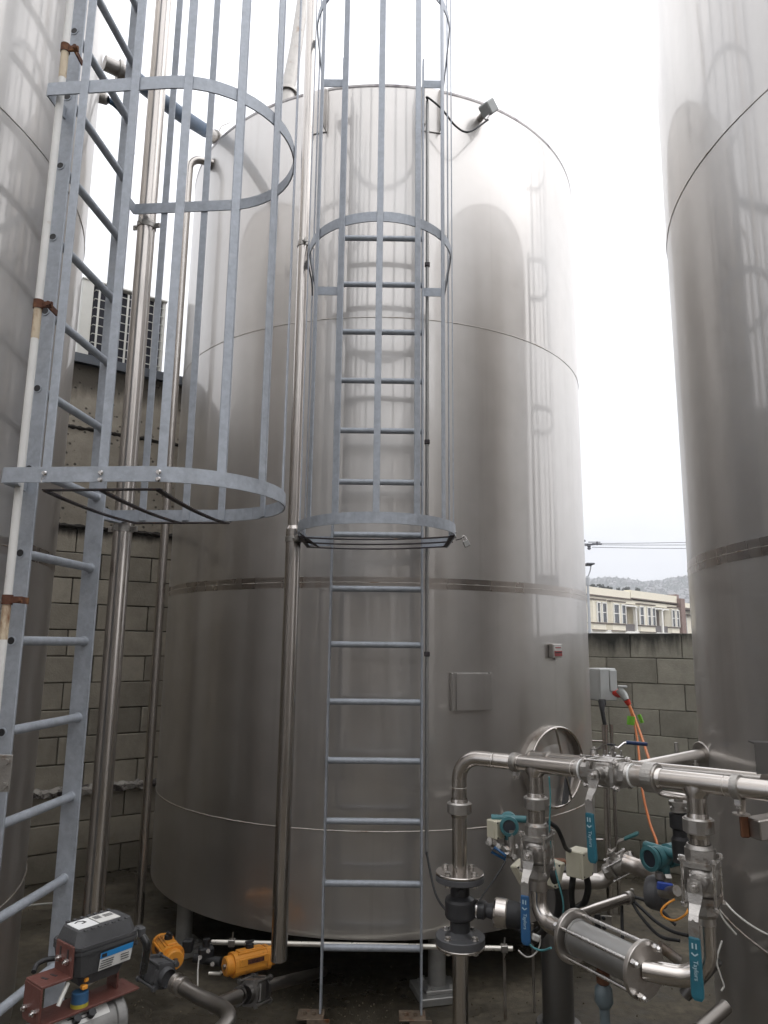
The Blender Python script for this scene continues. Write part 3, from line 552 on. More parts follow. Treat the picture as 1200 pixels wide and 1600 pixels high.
# ================================================================== CAGED LADDERS
HW = 0.249
def hoop_path(half, depth, n=26):
    cy = -(depth-half)
    p = [(-half, 0.0), (-half, cy*0.5)]
    for i in range(n+1):
        a = PI+PI*i/n; p.append((half*math.cos(a), cy+half*math.sin(a)))
    p += [(half, cy*0.5), (half, 0.0)]
    return p, cy
def caged_ladder(label, mtx, depth, rung_top, bars_deg, side_outs, bar_top, hoops, group, plate=True):
    t = thing('caged_ladder', label, 'ladder', mtx, group); half = 0.385
    for s in (-1, 1):
        mb = MB(); mb.box((s*HW, 0, (0.06+5.46)/2), (0.010, 0.075, 5.40), None, 0.0015); mb.build('stile', 'galv', t)
    z = 0.347; first = None; bore = None
    while z < rung_top+0.01:
        if first is None:
            mb = MB(); L_ = HW+0.008
            mb.tube([(-L_, 0, 0), (L_, 0, 0)], 0.0165, 18, False); mb.tube([(L_, 0, 0), (-L_, 0, 0)], 0.0125, 18, False)
            for s in (-1, 1): mb.lathe([(0.0165, 0), (0.0125, 0.0)], 18, Matrix.Translation((s*L_, 0, 0)) @ Matrix.Rotation(PI/2, 4, 'Y'))
            for s in (-1, 1): mb.lathe([(0.0165, -0.003), (0.021, 0.0)], 18, Matrix.Translation((s*(HW-0.006), 0, 0)) @ Matrix.Rotation(s*PI/2, 4, 'Y'), True)
            first = mb.build('rung', 'galv', t); first.location = (0, 0, z)
        else: share(first, 'rung', t, (0, 0, z))
        for s in (-1, 1):
            p = (s*(HW+0.0065), 0, z)  # black disc in each rung end stands for the shade inside the tube
            if bore is None: mb = MB(); mb.lathe([(0, -0.001), (0.0125, -0.001), (0.0125, 0.001), (0, 0.001)], 16, Matrix.Rotation(PI/2, 4, 'Y')); bore = mb.build('rung_bore', 'ink', t); bore.location = p
            else: share(bore, 'rung_bore', t, p)
        z += 0.3
    for k, zc in enumerate(hoops):
        hp, cy = hoop_path(half+(0.007 if k == 0 else -0.007), depth+(0.007 if k == 0 else -0.007))
        mb = MB(); mb.strip(hp, 0.006, zc-0.026, zc+0.026)
        for s in (-1, 1):
            xo = s*(half+(0.007 if k == 0 else -0.007)); xi = s*(HW+0.0055)
            mb.strip([(xo, 0.003), (xi, 0.003)], 0.006, zc-0.026, zc+0.026)
            if k == 0: mb.add([(xo-s*.004, -0.001, zc-0.027), (xi, -0.001, zc-0.027), (xo-s*.004, -0.05, zc-0.027), (xo-s*.004, -0.001, zc-0.031), (xi, -0.001, zc-0.031), (xo-s*.004, -0.05, zc-0.031)],
                   [(0, 1, 2), (5, 4, 3), (0, 3, 4, 1), (1, 4, 5, 2), (2, 5, 3, 0)])
        mb.build('hoop', 'galv', t)
    _, cy = hoop_path(half, depth); zb = hoops[0]-0.022
    proto = None
    spots = [(half*math.sin(R(a)), cy-half*math.cos(R(a)), a) for a in bars_deg]
    for o_ in side_outs: spots += [(half, -o_, 90), (-half, -o_, -90)]
    for (x, y, a) in spots:
        if proto is None:
            mb = MB(); mb.box((0, 0, (bar_top-zb)/2), (0.031, 0.006, bar_top-zb), None, 0.001); proto = mb.build('cage_bar', 'galv', t)
            proto.matrix_basis = Matrix.Translation((x, y, zb)) @ Matrix.Rotation(R(a), 4, 'Z')
        else: share(proto, 'cage_bar', t, (x, y, zb), Matrix.Rotation(R(a), 4, 'Z'))
    # bolts through the lowest hoop on the straight sides
    bp = None
    for s in (-1, 1):
        for y in ((-0.144, -0.339, -0.536) if depth > 0.8 else (-0.17, -0.34)):
            for dz in (-0.012, 0.012):
                p = (s*(half+0.013), y, hoops[0]+dz-0.008)
                if bp is None: mb = MB(); mb.lathe([(0.0, 0.007), (0.006, 0.006), (0.0095, 0.0)], 12, Matrix.Rotation(PI/2, 4, 'Y')); bp = mb.build('bolt', 'bolt', t); bp.matrix_basis = Matrix.Translation(p)
                else: share(bp, 'bolt', t, p, Matrix.Rotation(0 if s > 0 else PI, 4, 'Z'))
    # hinged anti-climb hatch under the cage: three sagging flat bars and end rods
    zh = hoops[0]-0.036
    gr = MB(); e = 0.37
    for y in ((-0.14, -0.335, -0.53) if depth > 0.8 else (-0.11, -0.29, -0.47)):
        pts = []
        for i in range(15):
            u = -1+2*i/14; pts.append((u*e, zh-0.012*(1-u*u)-0.012*(1-u)/2))
        vs = []; 
        for (px, pz) in pts: vs += [(px, y-0.011, pz), (px, y+0.011, pz), (px, y-0.011, pz-0.005), (px, y+0.011, pz-0.005)]
        fs = []
        for i in range(14): a = i*4; b = a+4; fs += [(a, b, b+1, a+1), (a+2, a+3, b+3, b+2), (a, a+2, b+2, b), (a+1, b+1, b+3, a+3)]
        h = MB(); h.add(vs, fs); h.build('hatch_bar', 'galv_dark', t)
    for s in (-1, 1):
        h = MB(); h.box((s*e, -0.335 if depth > 0.8 else -0.29, zh-(0.012 if s < 0 else 0)), (0.022, 0.41, 0.005), None, 0.001); h.build('hatch_rail', 'galv_dark', t)
    h = MB()
    if plate: h.add([(-e-0.01, -0.47, zh+0.012), (-e-0.01, -0.16, zh+0.012), (-e+0.075, -0.20, zh-0.028), (-e+0.045, -0.47, zh-0.025)], [(0, 1, 2, 3)]); h.add([(-e-0.01, -0.47, zh+0.008), (-e-0.01, -0.16, zh+0.008), (-e+0.075, -0.20, zh-0.032), (-e+0.045, -0.47, zh-0.029)], [(3, 2, 1, 0)])
    if plate: h.build('hatch_hinge_plate', 'galv_dark', t)
    for s in (-1, 1):
        f = MB(); f.box((s*(HW+0.043*s*0+0.047 if s < 0 else HW-0.0)+0, -0.0, 0.0), (0.001, 0.001, 0.001)) if False else None
        f.box((s*HW-0.045, -0.03, 0.055), (0.13, 0.10, 0.007), None, 0.001); f.box((s*HW-0.105+0.10, -0.077, 0.03), (0.11, 0.007, 0.055), None, 0.001)
        for dx in (-0.075, -0.03): f.hexn((s*HW+dx, -0.035, 0.066), (0, 0, 1), 0.011, 0.014)
        f.build('foot_bracket', 'crustmetal', t)
    return t
mL = Matrix.Translation((-0.036, 3.96, 0))
ladC = caged_ladder('galvanised ladder with safety cage fixed in front of the middle tank', mL, 0.765, 4.247,
                    (-84, -56, -29, 0, 29, 56, 84), (0.17,), 7.4, (2.41, 3.905, 5.31, 6.8), 'galvanised caged ladders')
mL2 = Matrix.Translation((-1.238, 2.743, 0)) @ Matrix.Rotation(R(84.8), 4, 'Z')
ladL = caged_ladder('galvanised ladder with safety cage at the left, seen from its side', mL2, 0.85, 5.147,
                    (-79, -50, -24, 6, 52, 85), (0.339, 0.144), 6.2, (2.392, 3.875, 5.36), 'galvanised caged ladders', plate=False)

ladR = caged_ladder('galvanised ladder with safety cage behind the right tank, mirrored in the middle tank', Matrix.Translation((2.95, 4.44, 0)) @ Matrix.Rotation(R(180), 4, 'Z'), 0.80, 5.147,
                    (-84, -56, -28, 0, 28, 56, 84), (0.17,), 6.6, (2.41, 3.905, 5.31, 6.55), 'galvanised caged ladders', plate=False)

# padlock on the hatch of the middle ladder
pl = at(726, 843, 3.62); g = thing('padlock', 'small grey padlock hanging on the hatch of the middle ladder cage', 'padlock', Matrix.Translation(pl) @ Matrix.Rotation(R(-24), 4, 'Y') @ Matrix.Scale(0.78, 4))
mb = MB(); mb.box((0, 0, -0.030), (0.040, 0.020, 0.042), None, 0.004); mb.build('lock_body', 'alu', g)
mb = MB(); mb.tube([(-0.012, 0, -0.01)] + [(-0.012*math.cos(PI*i/8), 0, 0.012+0.012*math.sin(PI*i/8)) for i in range(9)] + [(0.012, 0, -0.01)], 0.0035, 8); mb.build('shackle', 'bolt', g)
mb = MB(); mb.tube([(-0.055, 0.0, 0.02), (-0.02, 0, 0.014), (0.004, 0, 0.018)], 0.0035, 6); mb.build('hasp', 'galv_dark', g)

# conduit beside the right stile of the middle ladder
g = thing('conduit', 'thin pale conduit running up beside the right ladder stile', 'conduit', (0.243, 4.0, 0))
mb = MB(); mb.tube([(0, 0, 0.78), (0, 0, 5.22)], 0.0105, 12); mb.build('tube', 'alu', g)
sad = None
for z in (1.80, 2.995, 4.10):
    if sad is None: mb = MB(); mb.box((0, -0.004, 0), (0.030, 0.026, 0.026), None, 0.003); sad = mb.build('saddle', 'galv_dark', g); sad.location = (0, 0, z)
    else: share(sad, 'saddle', g, (0, 0, z))
mb = MB(); mb.tube(smoothpath([(0.243, 4.0, 0.79), at(668, 1340, 3.9), at(680, 1395, 3.6), at(700, 1425, 3.1), at(722, 1436, 2.72)]), 0.0055, 8)
tag(mb.build('black_cable', 'rubber'), 'thin black cable hanging from the ladder conduit to the black coupling', 'cable')
mb = MB(); mb.tube(smoothpath([(0.243, 3.99, 5.22), at(668, 152, 3.97), at(690, 170, 4.0), at(712, 197, 4.03), at(733, 206, 4.06), onC(24.2, 5.22, 0.10)]), 0.006, 8)
tag(mb.build('black_cable', 'rubber'), 'thin black cable sagging from the ladder top to the sensor box', 'cable')

# ================================================================== VERTICAL PIPES
def simple_pipe(name, label, cat, pts, r, m='pipe', seg=24, group=None, caps=True):
    mb = MB(); mb.tube(pts, r, seg, caps); return tag(mb.build(name, m), label, cat, group)
def pipe_clamp(parent, x, y, z, r, toward, length=0.09):
    """split ring with bolt ears and a short stub to whatever carries it"""
    mb = MB(); mb.lathe([(r+0.0005, -0.013), (r+0.004, -0.013), (r+0.004, 0.013), (r+0.0005, 0.013)], 28, Matrix.Translation((x, y, z)))
    tv = Vector(toward).normalized(); sd_ = Vector((-tv.y, tv.x, 0))
    for s in (-1, 1):
        c = Vector((x, y, z))+sd_*s*(r+0.014); mb.box(c, (0.03, 0.010, 0.024), Matrix.Rotation(math.atan2(sd_.y, sd_.x), 3, 'Z'), 0.001)
        mb.hexn(c - tv*0.008, tv, 0.007, 0.008); mb.cyl(c-tv*0.016, c+tv*0.012, 0.0035, 8)
    mb.box(Vector((x, y, z))+tv*(r+length/2), (length, 0.006, 0.024), Matrix.Rotation(math.atan2(tv.y, tv.x), 3, 'Z'))
    return mb.build('pipe_clamp', 'cast', parent, world=True)
# main down pipe in front of the middle tank
X, Y = -0.463, 3.66
g = thing('down_pipe', 'tall polished pipe hanging left of the middle ladder, open at its lower end', 'pipe', (X, Y, 0))
mb = MB(); mb.tube([(X, Y, 2.42), (X, Y, 6.9)], 0.0315, 28, True); mb.build('upper_tube', 'pipe', g, world=True)
mb = MB(); mb.tube([(X, Y, 0.405), (X, Y, 2.40)], 0.038, 28, False); mb.tube([(X, Y, 2.40), (X, Y, 0.405)], 0.035, 28, False); mb.lathe([(0.038, 0.405), (0.035, 0.405)], 28, Matrix.Translation((X, Y, 0))); mb.build('lower_tube', 'pipe', g, world=True)
mb = MB(); mb.lathe([(0.031, 0.034), (0.039, 0.014), (0.0395, -0.014)], 28, Matrix.Translation((X, Y, 2.41))); mb.build('reducer', 'pipe', g, world=True)
pipe_clamp(g, X, Y, 2.372, 0.039, (1, 0.3, 0), 0.03); pipe_clamp(g, X, Y, 4.02, 0.0315, (1, 0.3, 0), 0.03)
mb = MB(); mb.tube(smoothpath([at(483, 372, 3.66), at(481, 405, 3.6), at(487, 440, 3.62), at(488, 462, 3.64)]), 0.004, 6)
tag(mb.build('tie_wire', 'rubber'), 'short black wire end hanging by the pipe clamp on the middle ladder cage', 'wire')
# thick and thin pipes at the left
X, Y = -1.172, 3.20
g = thing('riser_pipe', 'thick polished riser pipe behind the left ladder cage, clamped to its hoop', 'pipe', (X, Y, 0))
mb = MB(); mb.tube([(X, Y, 0.50), (X, Y, 6.6)], 0.0415, 32); mb.build('tube', 'pipe', g, world=True)
pipe_clamp(g, X, Y, 3.835, 0.0415, (-0.2, -1, 0), 0.03); pipe_clamp(g, X, Y, 2.345, 0.0415, (-0.2, -1, 0), 0.03)
ptop = at(296, 246, 4.66)
X, Y = ptop.x+0.004, ptop.y
tin = onC(-49, ptop.z+0.03)
g = thing('riser_pipe', 'thin polished riser pipe that bends into the rim of the middle tank', 'pipe', (X, Y, 0))
mb = MB(); mb.tube(fillet([(X, Y, 0.2), (X, Y, ptop.z), (tin.x, tin.y+0.1, ptop.z+0.005)], 0.085), 0.0275, 24); mb.build('tube', 'pipe', g, world=True)
e1 = Vector((X, Y, ptop.z)); dv = (Vector((tin.x, tin.y+0.1, ptop.z))-e1).normalized()
mb = MB(); mb.lathe([(0.03, 0.12), (0.046, 0.12), (0.046, 0.145), (0.03, 0.145)], 24, frame(e1, dv)); mb.lathe([(0.03, 0.17), (0.03, 0.18), (0.052, 0.27), (0.054, 0.36)], 24, frame(e1, dv)); mb.build('reducer', 'cast', g, world=True)
tap = at(280, 820, 4.4)
# overhead hose between the left and the middle tank
a0 = at(163, 98, 3.72); a1 = at(205, 118, 3.82); b0 = at(321, 204, 4.85); b1 = at(356, 228, 5.15)
g = thing('balance_hose', 'thick blue hose linking the tops of the left and middle tanks', 'hose', a0)
mb = MB(); mb.tube([a1, a1*.7+b0*.3+Vector((0, 0, -0.015)), a1*.35+b0*.65+Vector((0, 0, -0.018)), b0], 0.049, 20); mb.build('hose', 'bluehose', g, world=True)
def stub(parent, p, q, r, nm):
    p, q = Vector(p), Vector(q); Ln = (q-p).length; m = frame(p, q-p)
    mb = MB(); mb.lathe([(0, 0), (r*1.02, 0), (r*1.02, Ln*.5), (r*1.35, Ln*.5), (r*1.35, Ln*.62), (r*1.0, Ln*.62), (r*1.0, Ln*.94), (0, Ln*.94)], 22, m)
    mb.box(m @ Vector((r*1.5, 0, Ln*.56)), (0.03, 0.02, Ln*.1), m.to_3x3()); mb.hexn(m @ Vector((r*1.75, 0, Ln*.56)), m.to_3x3() @ Vector((0, 1, 0)), 0.010, 0.03)
    return mb.build(nm, 'cast', parent, world=True)
stub(g, a0, a1, 0.043, 'end_fitting'); stub(g, b1, b0, 0.040, 'end_fitting')
mb = MB(); mb.tube([b0+(b1-b0)*.5+Vector((0, 0, .03)), b0+(b1-b0)*.5+Vector((0.03, 0, .11)), b0+(b1-b0)*.7+Vector((0.06, 0, .17))], 0.004, 6); mb.build('clamp_lever', 'cast', g, world=True)
p0 = at(158, 153, 3.5)
g = thing('sample_hose', 'thin grey hose curving out of a fitting at the top of the left tank', 'hose', p0)
mb = MB(); mb.tube(smoothpath([p0, at(172, 158, 3.55), at(188, 172, 3.6), at(200, 196, 3.6), at(206, 240, 3.6)]), 0.016, 12); mb.build('hose', 'bluehose', g, world=True)
mb = MB(); mb.lathe([(0, -.02), (0.03, -.02), (0.03, 0.03), (0.02, 0.04)], 16, frame(p0, (1, 0.1, -0.2))); mb.build('end_fitting', 'cast', g, world=True)
# vent stack on the far side of the middle tank's roof
vp = at(449, 145, 5.4)
g = thing('vent_stack', 'pale vent stack rising from the roof edge of the middle tank', 'vent', vp)
mb = MB(); mb.tube([vp+Vector((0, 0, -0.25)), vp+Vector((0, 0, 0.0))], 0.065, 24); mb.lathe([(0.085, -0.01), (0.085, 0.02), (0.06, 0.03)], 24, Matrix.Translation(vp))
mb.tube([vp, vp+Vector((0.06, 0.0, 0.45)), vp+Vector((0.13, 0.0, 1.2))], [0.06, 0.055, 0.05], 24); mb.build('stack', 'cast', g, world=True)
# white pole with rusted clamps in front of the left ladder
X, Y = -1.243, 2.40
g = thing('white_pole', 'chalky white pole strapped to the left ladder with rusted clamps', 'pole', (X, Y, 0))
mb = MB(); mb.tube([(X, Y, 0.3), (X, Y, 5.9)], 0.0135, 18); mb.build('pole', 'whitepaint', g, world=True)
for zz in (at(20, 937, Y).z, at(68, 476, Y).z, at(104, 76, Y).z):
    mb = MB(); mb.lathe([(0.0137, -0.016), (0.0175, -0.016), (0.0175, 0.016), (0.0137, 0.016)], 18, Matrix.Translation((X, Y, zz)))
    mb.box((X+0.028, Y+0.0, zz), (0.045, 0.010, 0.022), None, 0.001); mb.hexn((X+0.040, Y-0.010, zz), (0, 1, 0), 0.009, 0.010); mb.box((X+0.035, Y+0.035, zz), (0.006, 0.07, 0.022)); mb.build('rusted_clamp', 'rust', g, world=True)
    mb = MB(); mb.tube([(X, Y, zz-0.13), (X, Y, zz-0.017)], 0.0139, 18); mb.build('rust_stain', 'ruststain', g, world=True) if 'ruststain' in M else None
pc = at(4, 1208, 2.36); mb = MB(); mb.box(pc, (0.055, 0.008, 0.11), None, 0.001)
for dz in (-0.035, 0.035): mb.hexn(pc+Vector((0.012, -0.008, dz)), (0, 1, 0), 0.009, 0.008)
mb.build('joint_plate', 'cast', g, world=True)

# ================================================================== YARD WALLS (every block in view is a piece)
def wall_frame(o, d):
    d = Vector((d[0], d[1], 0)).normalized(); m = Matrix(((d.x, -d.y, 0, o[0]), (d.y, d.x, 0, o[1]), (0, 0, 1, 0), (0, 0, 0, 1))); return m
def block_wall(t, z0, courses, ch, bl, t0, t1, vis0, vis1, y_front, m, depth=0.19, seed=1, gap=0.009):
    """courses of blocks in the wall's own frame, front face at y_front (towards -y); outside vis0..vis1 they are joined"""
    rng = random.Random(seed); protos = []
    for k in range(4):
        mb = MB(); mb.box((0, 0, 0), (bl-gap, depth, ch-gap), None, 0.003+0.001*k); protos.append(mb)
    rest = MB(); objs = []
    meshes = []
    for c in range(courses):
        n0 = math.floor((t0)/bl)-1; n1 = math.ceil(t1/bl)+1
        for i in range(n0, n1):
            tc_ = (i+0.5*(c % 2)+0.25)*bl
            if tc_ < t0 or tc_ > t1: continue
            yy = y_front+depth/2+rng.uniform(-0.0025, 0.0025); zz = z0+(c+.5)*ch
            if vis0-bl*.6 < tc_ < vis1+bl*.6:
                k = rng.randrange(4)
                if k >= len(meshes) or meshes[k] is None:
                    while len(meshes) <= k: meshes.append(None)
                    o = protos[k].build('block', m, t); meshes[k] = o; o.location = (tc_, yy, zz)
                else: share(meshes[k], 'block', t, (tc_, yy, zz), Matrix.Rotation(R(rng.uniform(-.25, .25)), 4, 'Z'))
            else: rest.box((tc_, yy, zz), (bl-gap, depth, ch-gap), None, 0.004)
    if rest.v: o = rest.build('far_blocks', m, t); o['kind'] = 'stuff'
wl = thing('block_wall', 'beige block wall with a cast concrete top behind the left ladder', 'wall', wall_frame((-1.99, 6.51), (.809, .588)))
mb = MB(); mb.box((-1.5, 0.13, 1.40), (8.1, 0.20, 2.79)); mb.build('mortar_core', 'mortar', wl)
block_wall(wl, 0.648, 10, 0.215, 0.435, -5.4, 2.5, -1.1, 0.45, 0.0, 'block', seed=2)
block_wall(wl, 0.0, 3, 0.213, 0.87, -5.4, 2.5, -1.1, 0.45, -0.055, 'block', depth=0.24, seed=5)
rng = random.Random(9)
# lime-crusted ledge over the lower courses
mb = MB(); n = 160; vs = []
for i in range(n+1):
    x = -3.5+5.5*i/n
    for (y, z) in ((0.0, 0.690+rng.uniform(-.008, .012)), (-0.078+rng.uniform(-.012, .006), 0.668+rng.uniform(-.01, .014)), (-0.080+rng.uniform(-.012, .006), 0.635+rng.uniform(-.012, .01)), (0.0, 0.630)): vs.append((x, y, z))
mb.add(vs, [(a*4+k, (a+1)*4+k, (a+1)*4+k+1, a*4+k+1) for a in range(n) for k in range(3)]); mb.build('ledge', 'crust', wl)
# cast concrete lifts above, with a ragged pour joint
def cast_lift(z0, z1, y0, nm):
    mb = MB(); nx_, nz_ = 150, 14; vs = []
    for j in range(nz_+1):
        for i in range(nx_+1):
            x = -5.5+8.0*i/nx_; z = z0+(z1-z0)*j/nz_
            if j == 0: z += rng.uniform(-0.014, 0.012)
            vs.append((x, y0+rng.uniform(-0.002, 0.002), z))
    mb.add(vs, [(j*(nx_+1)+i, j*(nx_+1)+i+1, (j+1)*(nx_+1)+i+1, (j+1)*(nx_+1)+i) for j in range(nz_) for i in range(nx_)], True)
    b = len(mb.v); mb.box((-1.5, y0+0.13, (z0+z1)/2+0.01), (8.0, 0.24, z1-z0-0.03)); return mb.build(nm, 'cast_wall', wl)
cast_lift(2.812, 3.655, -0.012, 'concrete_lift'); cast_lift(3.675, 4.235, -0.018, 'concrete_lift')
for z in (2.803, 3.665):
    mb = MB(); n = 220; vs = []
    for i in range(n+1):
        x = -3.5+5.5*i/n; a = rng.uniform(0, .012)
        for (y, zz) in ((-0.014, z+0.012+a), (-0.024-a*.6, z+rng.uniform(-.006, .006)), (-0.012, z-0.013-rng.uniform(0, .012))): vs.append((x, y, zz))
    mb.add(vs, [(q*3+k, (q+1)*3+k, (q+1)*3+k+1, q*3+k+1) for q in range(n) for k in range(2)]); mb.build('pour_joint', 'jointdark' if 'jointdark' in M else 'mortar', wl)
mb = MB(); mb.box((-1.5, 0.10, 4.285), (8.1, 0.34, 0.07), None, 0.004); mb.box((-1.5, -0.075, 4.245), (8.1, 0.006, 0.02)); mb.build('capping', 'cap', wl)

wr = thing('block_wall', 'low grey block wall with mouldy top course between the middle and right tanks', 'wall', wall_frame((1.95, 6.76), (.829, -.56)))
mb = MB(); mb.box((1.3, 0.115, 0.985), (7.2, 0.18, 1.965)); mb.build('mortar_core', 'mortar', wr)
block_wall(wr, 0.0, 9, 0.2195, 0.44, -2.2, 4.9, -0.25, 1.3, 0.0, 'blockR', seed=11, gap=0.005)

# condenser unit standing on the left wall
g = thing('air_conditioner', 'cream air conditioner condenser with wire guard standing on the left wall', 'air conditioner', wl.matrix_world @ Matrix.Translation((0, 0, 4.325)))
W0, W1, HH = -0.90, -0.145, 0.715
mb = MB(); mb.box(((W0+W1)/2, 0.19, HH/2), (W1-W0, 0.30, HH-0.01), None, 0.004); mb.build('coil', 'coil', g)
mb = MB(); mb.box((W0+0.045, 0.17, HH/2), (0.10, 0.36, HH), None, 0.006); mb.build('side_panel', 'condenser', g)
mb = MB(); mb.box((W1-0.012, 0.02, HH/2), (0.03, 0.04, HH), None, 0.004); mb.build('corner_post', 'condenser', g)
mb = MB(); mb.box(((W0+W1)/2, 0.17, HH+0.006), (W1-W0+0.02, 0.38, 0.022), None, 0.005); mb.build('top_panel', 'condenser', g)
mb = MB(); mb.box(((W0+W1)/2, 0.17, 0.0), (W1-W0, 0.36, 0.03), None, 0.004); mb.build('base_pan', 'condenser', g)
first = None
for i in range(8):
    z = 0.06+i*0.083
    if first is None:
        mb = MB(); mb.tube(fillet([(W0+0.11, 0.03, 0.0), (W0+0.11, -0.005, 0.0), (W1-0.02, -0.005, 0.0)], 0.01, 3), 0.0042, 6); first = mb.build('guard_wire', 'condenser', g); first.location = (0, 0, z)
    else: share(first, 'guard_wire', g, (0, 0, z))
first = None
for x in (-0.755, -0.50, -0.255):
    if first is None: mb = MB(); mb.box((0, 0, 0.33), (0.018, 0.006, 0.70), None, 0.001); first = mb.build('guard_bar', 'condenser', g); first.location = (x, -0.013, 0)
    else: share(first, 'guard_bar', g, (x, -0.013, 0))

# unseen wall added behind the photographer to darken what the steel reflects
mb = MB(); mb.box((0, -9.2, 3.6), (22, 0.4, 7.2)); g = mb.build('shed_wall', 'shed'); tag(g, 'grey clad shed wall behind the photographer', 'wall')

# ================================================================== BEYOND THE WALL
hm = wall_frame((15.4, 55), (.695, .72))
def tpx(px):
    D = at(px, 960, 1.0); rho = D.x
    return (rho*55-15.4)/(.695-rho*.72)
hs_ = thing('terrace_house', 'cream two-storey terrace with bay windows beyond the low wall', 'house', hm)
T0, T1 = -14.0, tpx(1053)
mb = MB(); mb.box(((T0+T1)/2, 4.3, 3.1), (T1-T0, 8, 6.2)); mb.build('wall', 'housecream', hs_)
tm = tpx(981)
mb = MB(); mb.box(((T0+tm)/2, 0.0, 6.05), (tm-T0, 0.6, 0.62)); mb.build('parapet', 'housecream', hs_)
mb = MB(); mb.box(((tm+T1)/2, -0.05, 6.18), (T1-tm-0.02, 0.6, 0.66)); mb.build('parapet', 'housecream', hs_)
mb = MB(); mb.box(((T0+tm)/2, -0.15, 5.72), (tm-T0, 0.6, 0.10)); mb.box(((tm+T1+.6)/2, -0.2, 5.82), (T1-tm+.6, 0.6, 0.10)); mb.build('cornice', 'housetrim', hs_)
mb = MB(); mb.box(((T0+T1)/2, -0.05, 5.50), (T1-T0, 0.5, 0.32)); mb.build('frieze', 'housecream', hs_)
mb = MB(); mb.box(((T0+T1)/2, -0.1, 3.0), (T1-T0, 0.75, 0.25)); mb.build('storey_band', 'housewhite', hs_)
def house_window(x0, x1, y, z0=3.72, z1=5.12, parent=hs_):
    cx, ww, hh = (x0+x1)/2, x1-x0, z1-z0; cz = (z0+z1)/2
    mb = MB(); 
    for sx in (-1, 1): mb.box((cx+sx*(ww/2+0.04), y-0.03, cz), (0.09, 0.12, hh+0.1))
    mb.box((cx, y-0.03, z1+0.06), (ww+0.17, 0.12, 0.09)); f = mb.build('window', 'housewhite', parent)
    mb = MB(); mb.box((cx, y+0.0, cz), (ww, 0.05, hh)); mb.build('pane', 'glass', f)
    mb = MB(); mb.box((cx, y-0.035, cz+hh*0.02), (ww, 0.04, 0.06)); mb.build('sash_rail', 'housewhite', f)
bays = [(tpx(922)-0.9, tpx(937.5), [(922, 926), (930, 936)]), (tpx(943), tpx(968), [(948, 955.5), (960.5, 966)]), (tpx(987.5), tpx(1014.5), [(989, 994.5), (1001, 1005.5), (1008.3, 1012.7)]), (tpx(1037), tpx(1052), [(1039.5, 1043.5), (1046.5, 1050)])]
for (a, b, wins) in bays:
    ch = 0.35
    mb = MB(); yb = -0.55
    mb.prism([(a, 0.3), (a, -0.05), (a+ch, yb), (b-ch*.4, yb), (b, -0.05), (b, 0.3)], 3.0, 5.42); by = mb.build('bay', 'housecream', hs_)
    mb = MB(); mb.prism([(a-.08, 0.3), (a-.08, -0.08), (a+ch-.04, yb-.1), (b-ch*.4+.04, yb-.1), (b+.08, -0.08), (b+.08, 0.3)], 5.36, 5.45); mb.build('bay_cornice', 'housetrim', by)
    mb = MB(); mb.prism([(a-.05, 0.3), (a-.05, -0.06), (a+ch-.03, yb-.09), (b-ch*.4+.03, yb-.09), (b+.05, -0.06), (b+.05, 0.3)], 3.58, 3.67); mb.prism([(a-.05, 0.3), (a-.05, -0.06), (a+ch-.03, yb-.09), (b-ch*.4+.03, yb-.09), (b+.05, -0.06), (b+.05, 0.3)], 3.08, 3.14); mb.build('sill_band', 'housetrim', by)
    for (p, q) in wins: house_window(tpx(p), tpx(q), yb-0.03)
for (p, q) in ((969.5, 985), (1016.5, 1026.5), (1029, 1036.5)):
    a, b = tpx(p), tpx(q)
    mb = MB(); mb.box(((a+b)/2, 0.27, 4.1), (b-a, 0.06, 2.1)); pr = mb.build('porch_recess', 'houseshade', hs_)
    mb = MB(); mb.box(((a+b)/2, -0.30, 3.38), (b-a, 0.05, 0.66)); 
    mb.build('balustrade', 'balustrade', pr)
    mb = MB(); mb.box(((a+b)/2, -0.1, 5.18), (b-a+.2, 0.8, 0.12)); mb.build('porch_roof', 'housewhite', pr)
    if p > 1028:
        mb = MB(); mb.box((a+(b-a)*.3, 0.22, 4.1), ((b-a)*.5, 0.05, 2.0)); mb.build('door', 'housetrim', pr)
for p in (987, 1027.8):
    x = tpx(p); mb = MB(); mb.box((x, -0.3, 4.05), (0.28, 0.28, 2.3), None, 0.02); mb.box((x, -0.3, 5.1), (0.4, 0.4, 0.14)); mb.build('column', 'housewhite', hs_)
mb = MB(); a, b = tpx(1053.2), tpx(1059.5); mb.box(((a+b)/2, 3.7, 3.15), (b-a, 8.8, 6.3)); mb.box(((a+b)/2, 0.2, 6.45), ((b-a)*.6, 0.9, 0.5)); pw = mb.build('party_wall', 'brickwall'); pw.matrix_world = hm; tag(pw, 'red brick party wall with a chimney at the end of the terrace', 'wall')
h2 = thing('terrace_house', 'smaller cream house with one narrow window beside the brick party wall', 'house', hm)
a, b = tpx(1060), tpx(1060)+15
mb = MB(); mb.box(((a+b)/2, 4.3, 3.05), (b-a, 8, 6.1)); mb.build('wall', 'housecream', h2)
mb = MB(); mb.box(((a+b)/2, -0.05, 5.45), (b-a, 0.8, 0.18)); mb.box(((a+b)/2, 0.1, 4.95), (b-a, 0.5, 0.08)); mb.build('cornice', 'housetrim', h2)
house_window(tpx(1072), tpx(1075.5), 0.27, 3.0, 4.75, h2)
mb = MB(); mb.box((tpx(1074), 0.18, 2.92), (0.8, 0.3, 0.1)); mb.build('sill', 'housetrim', h2)
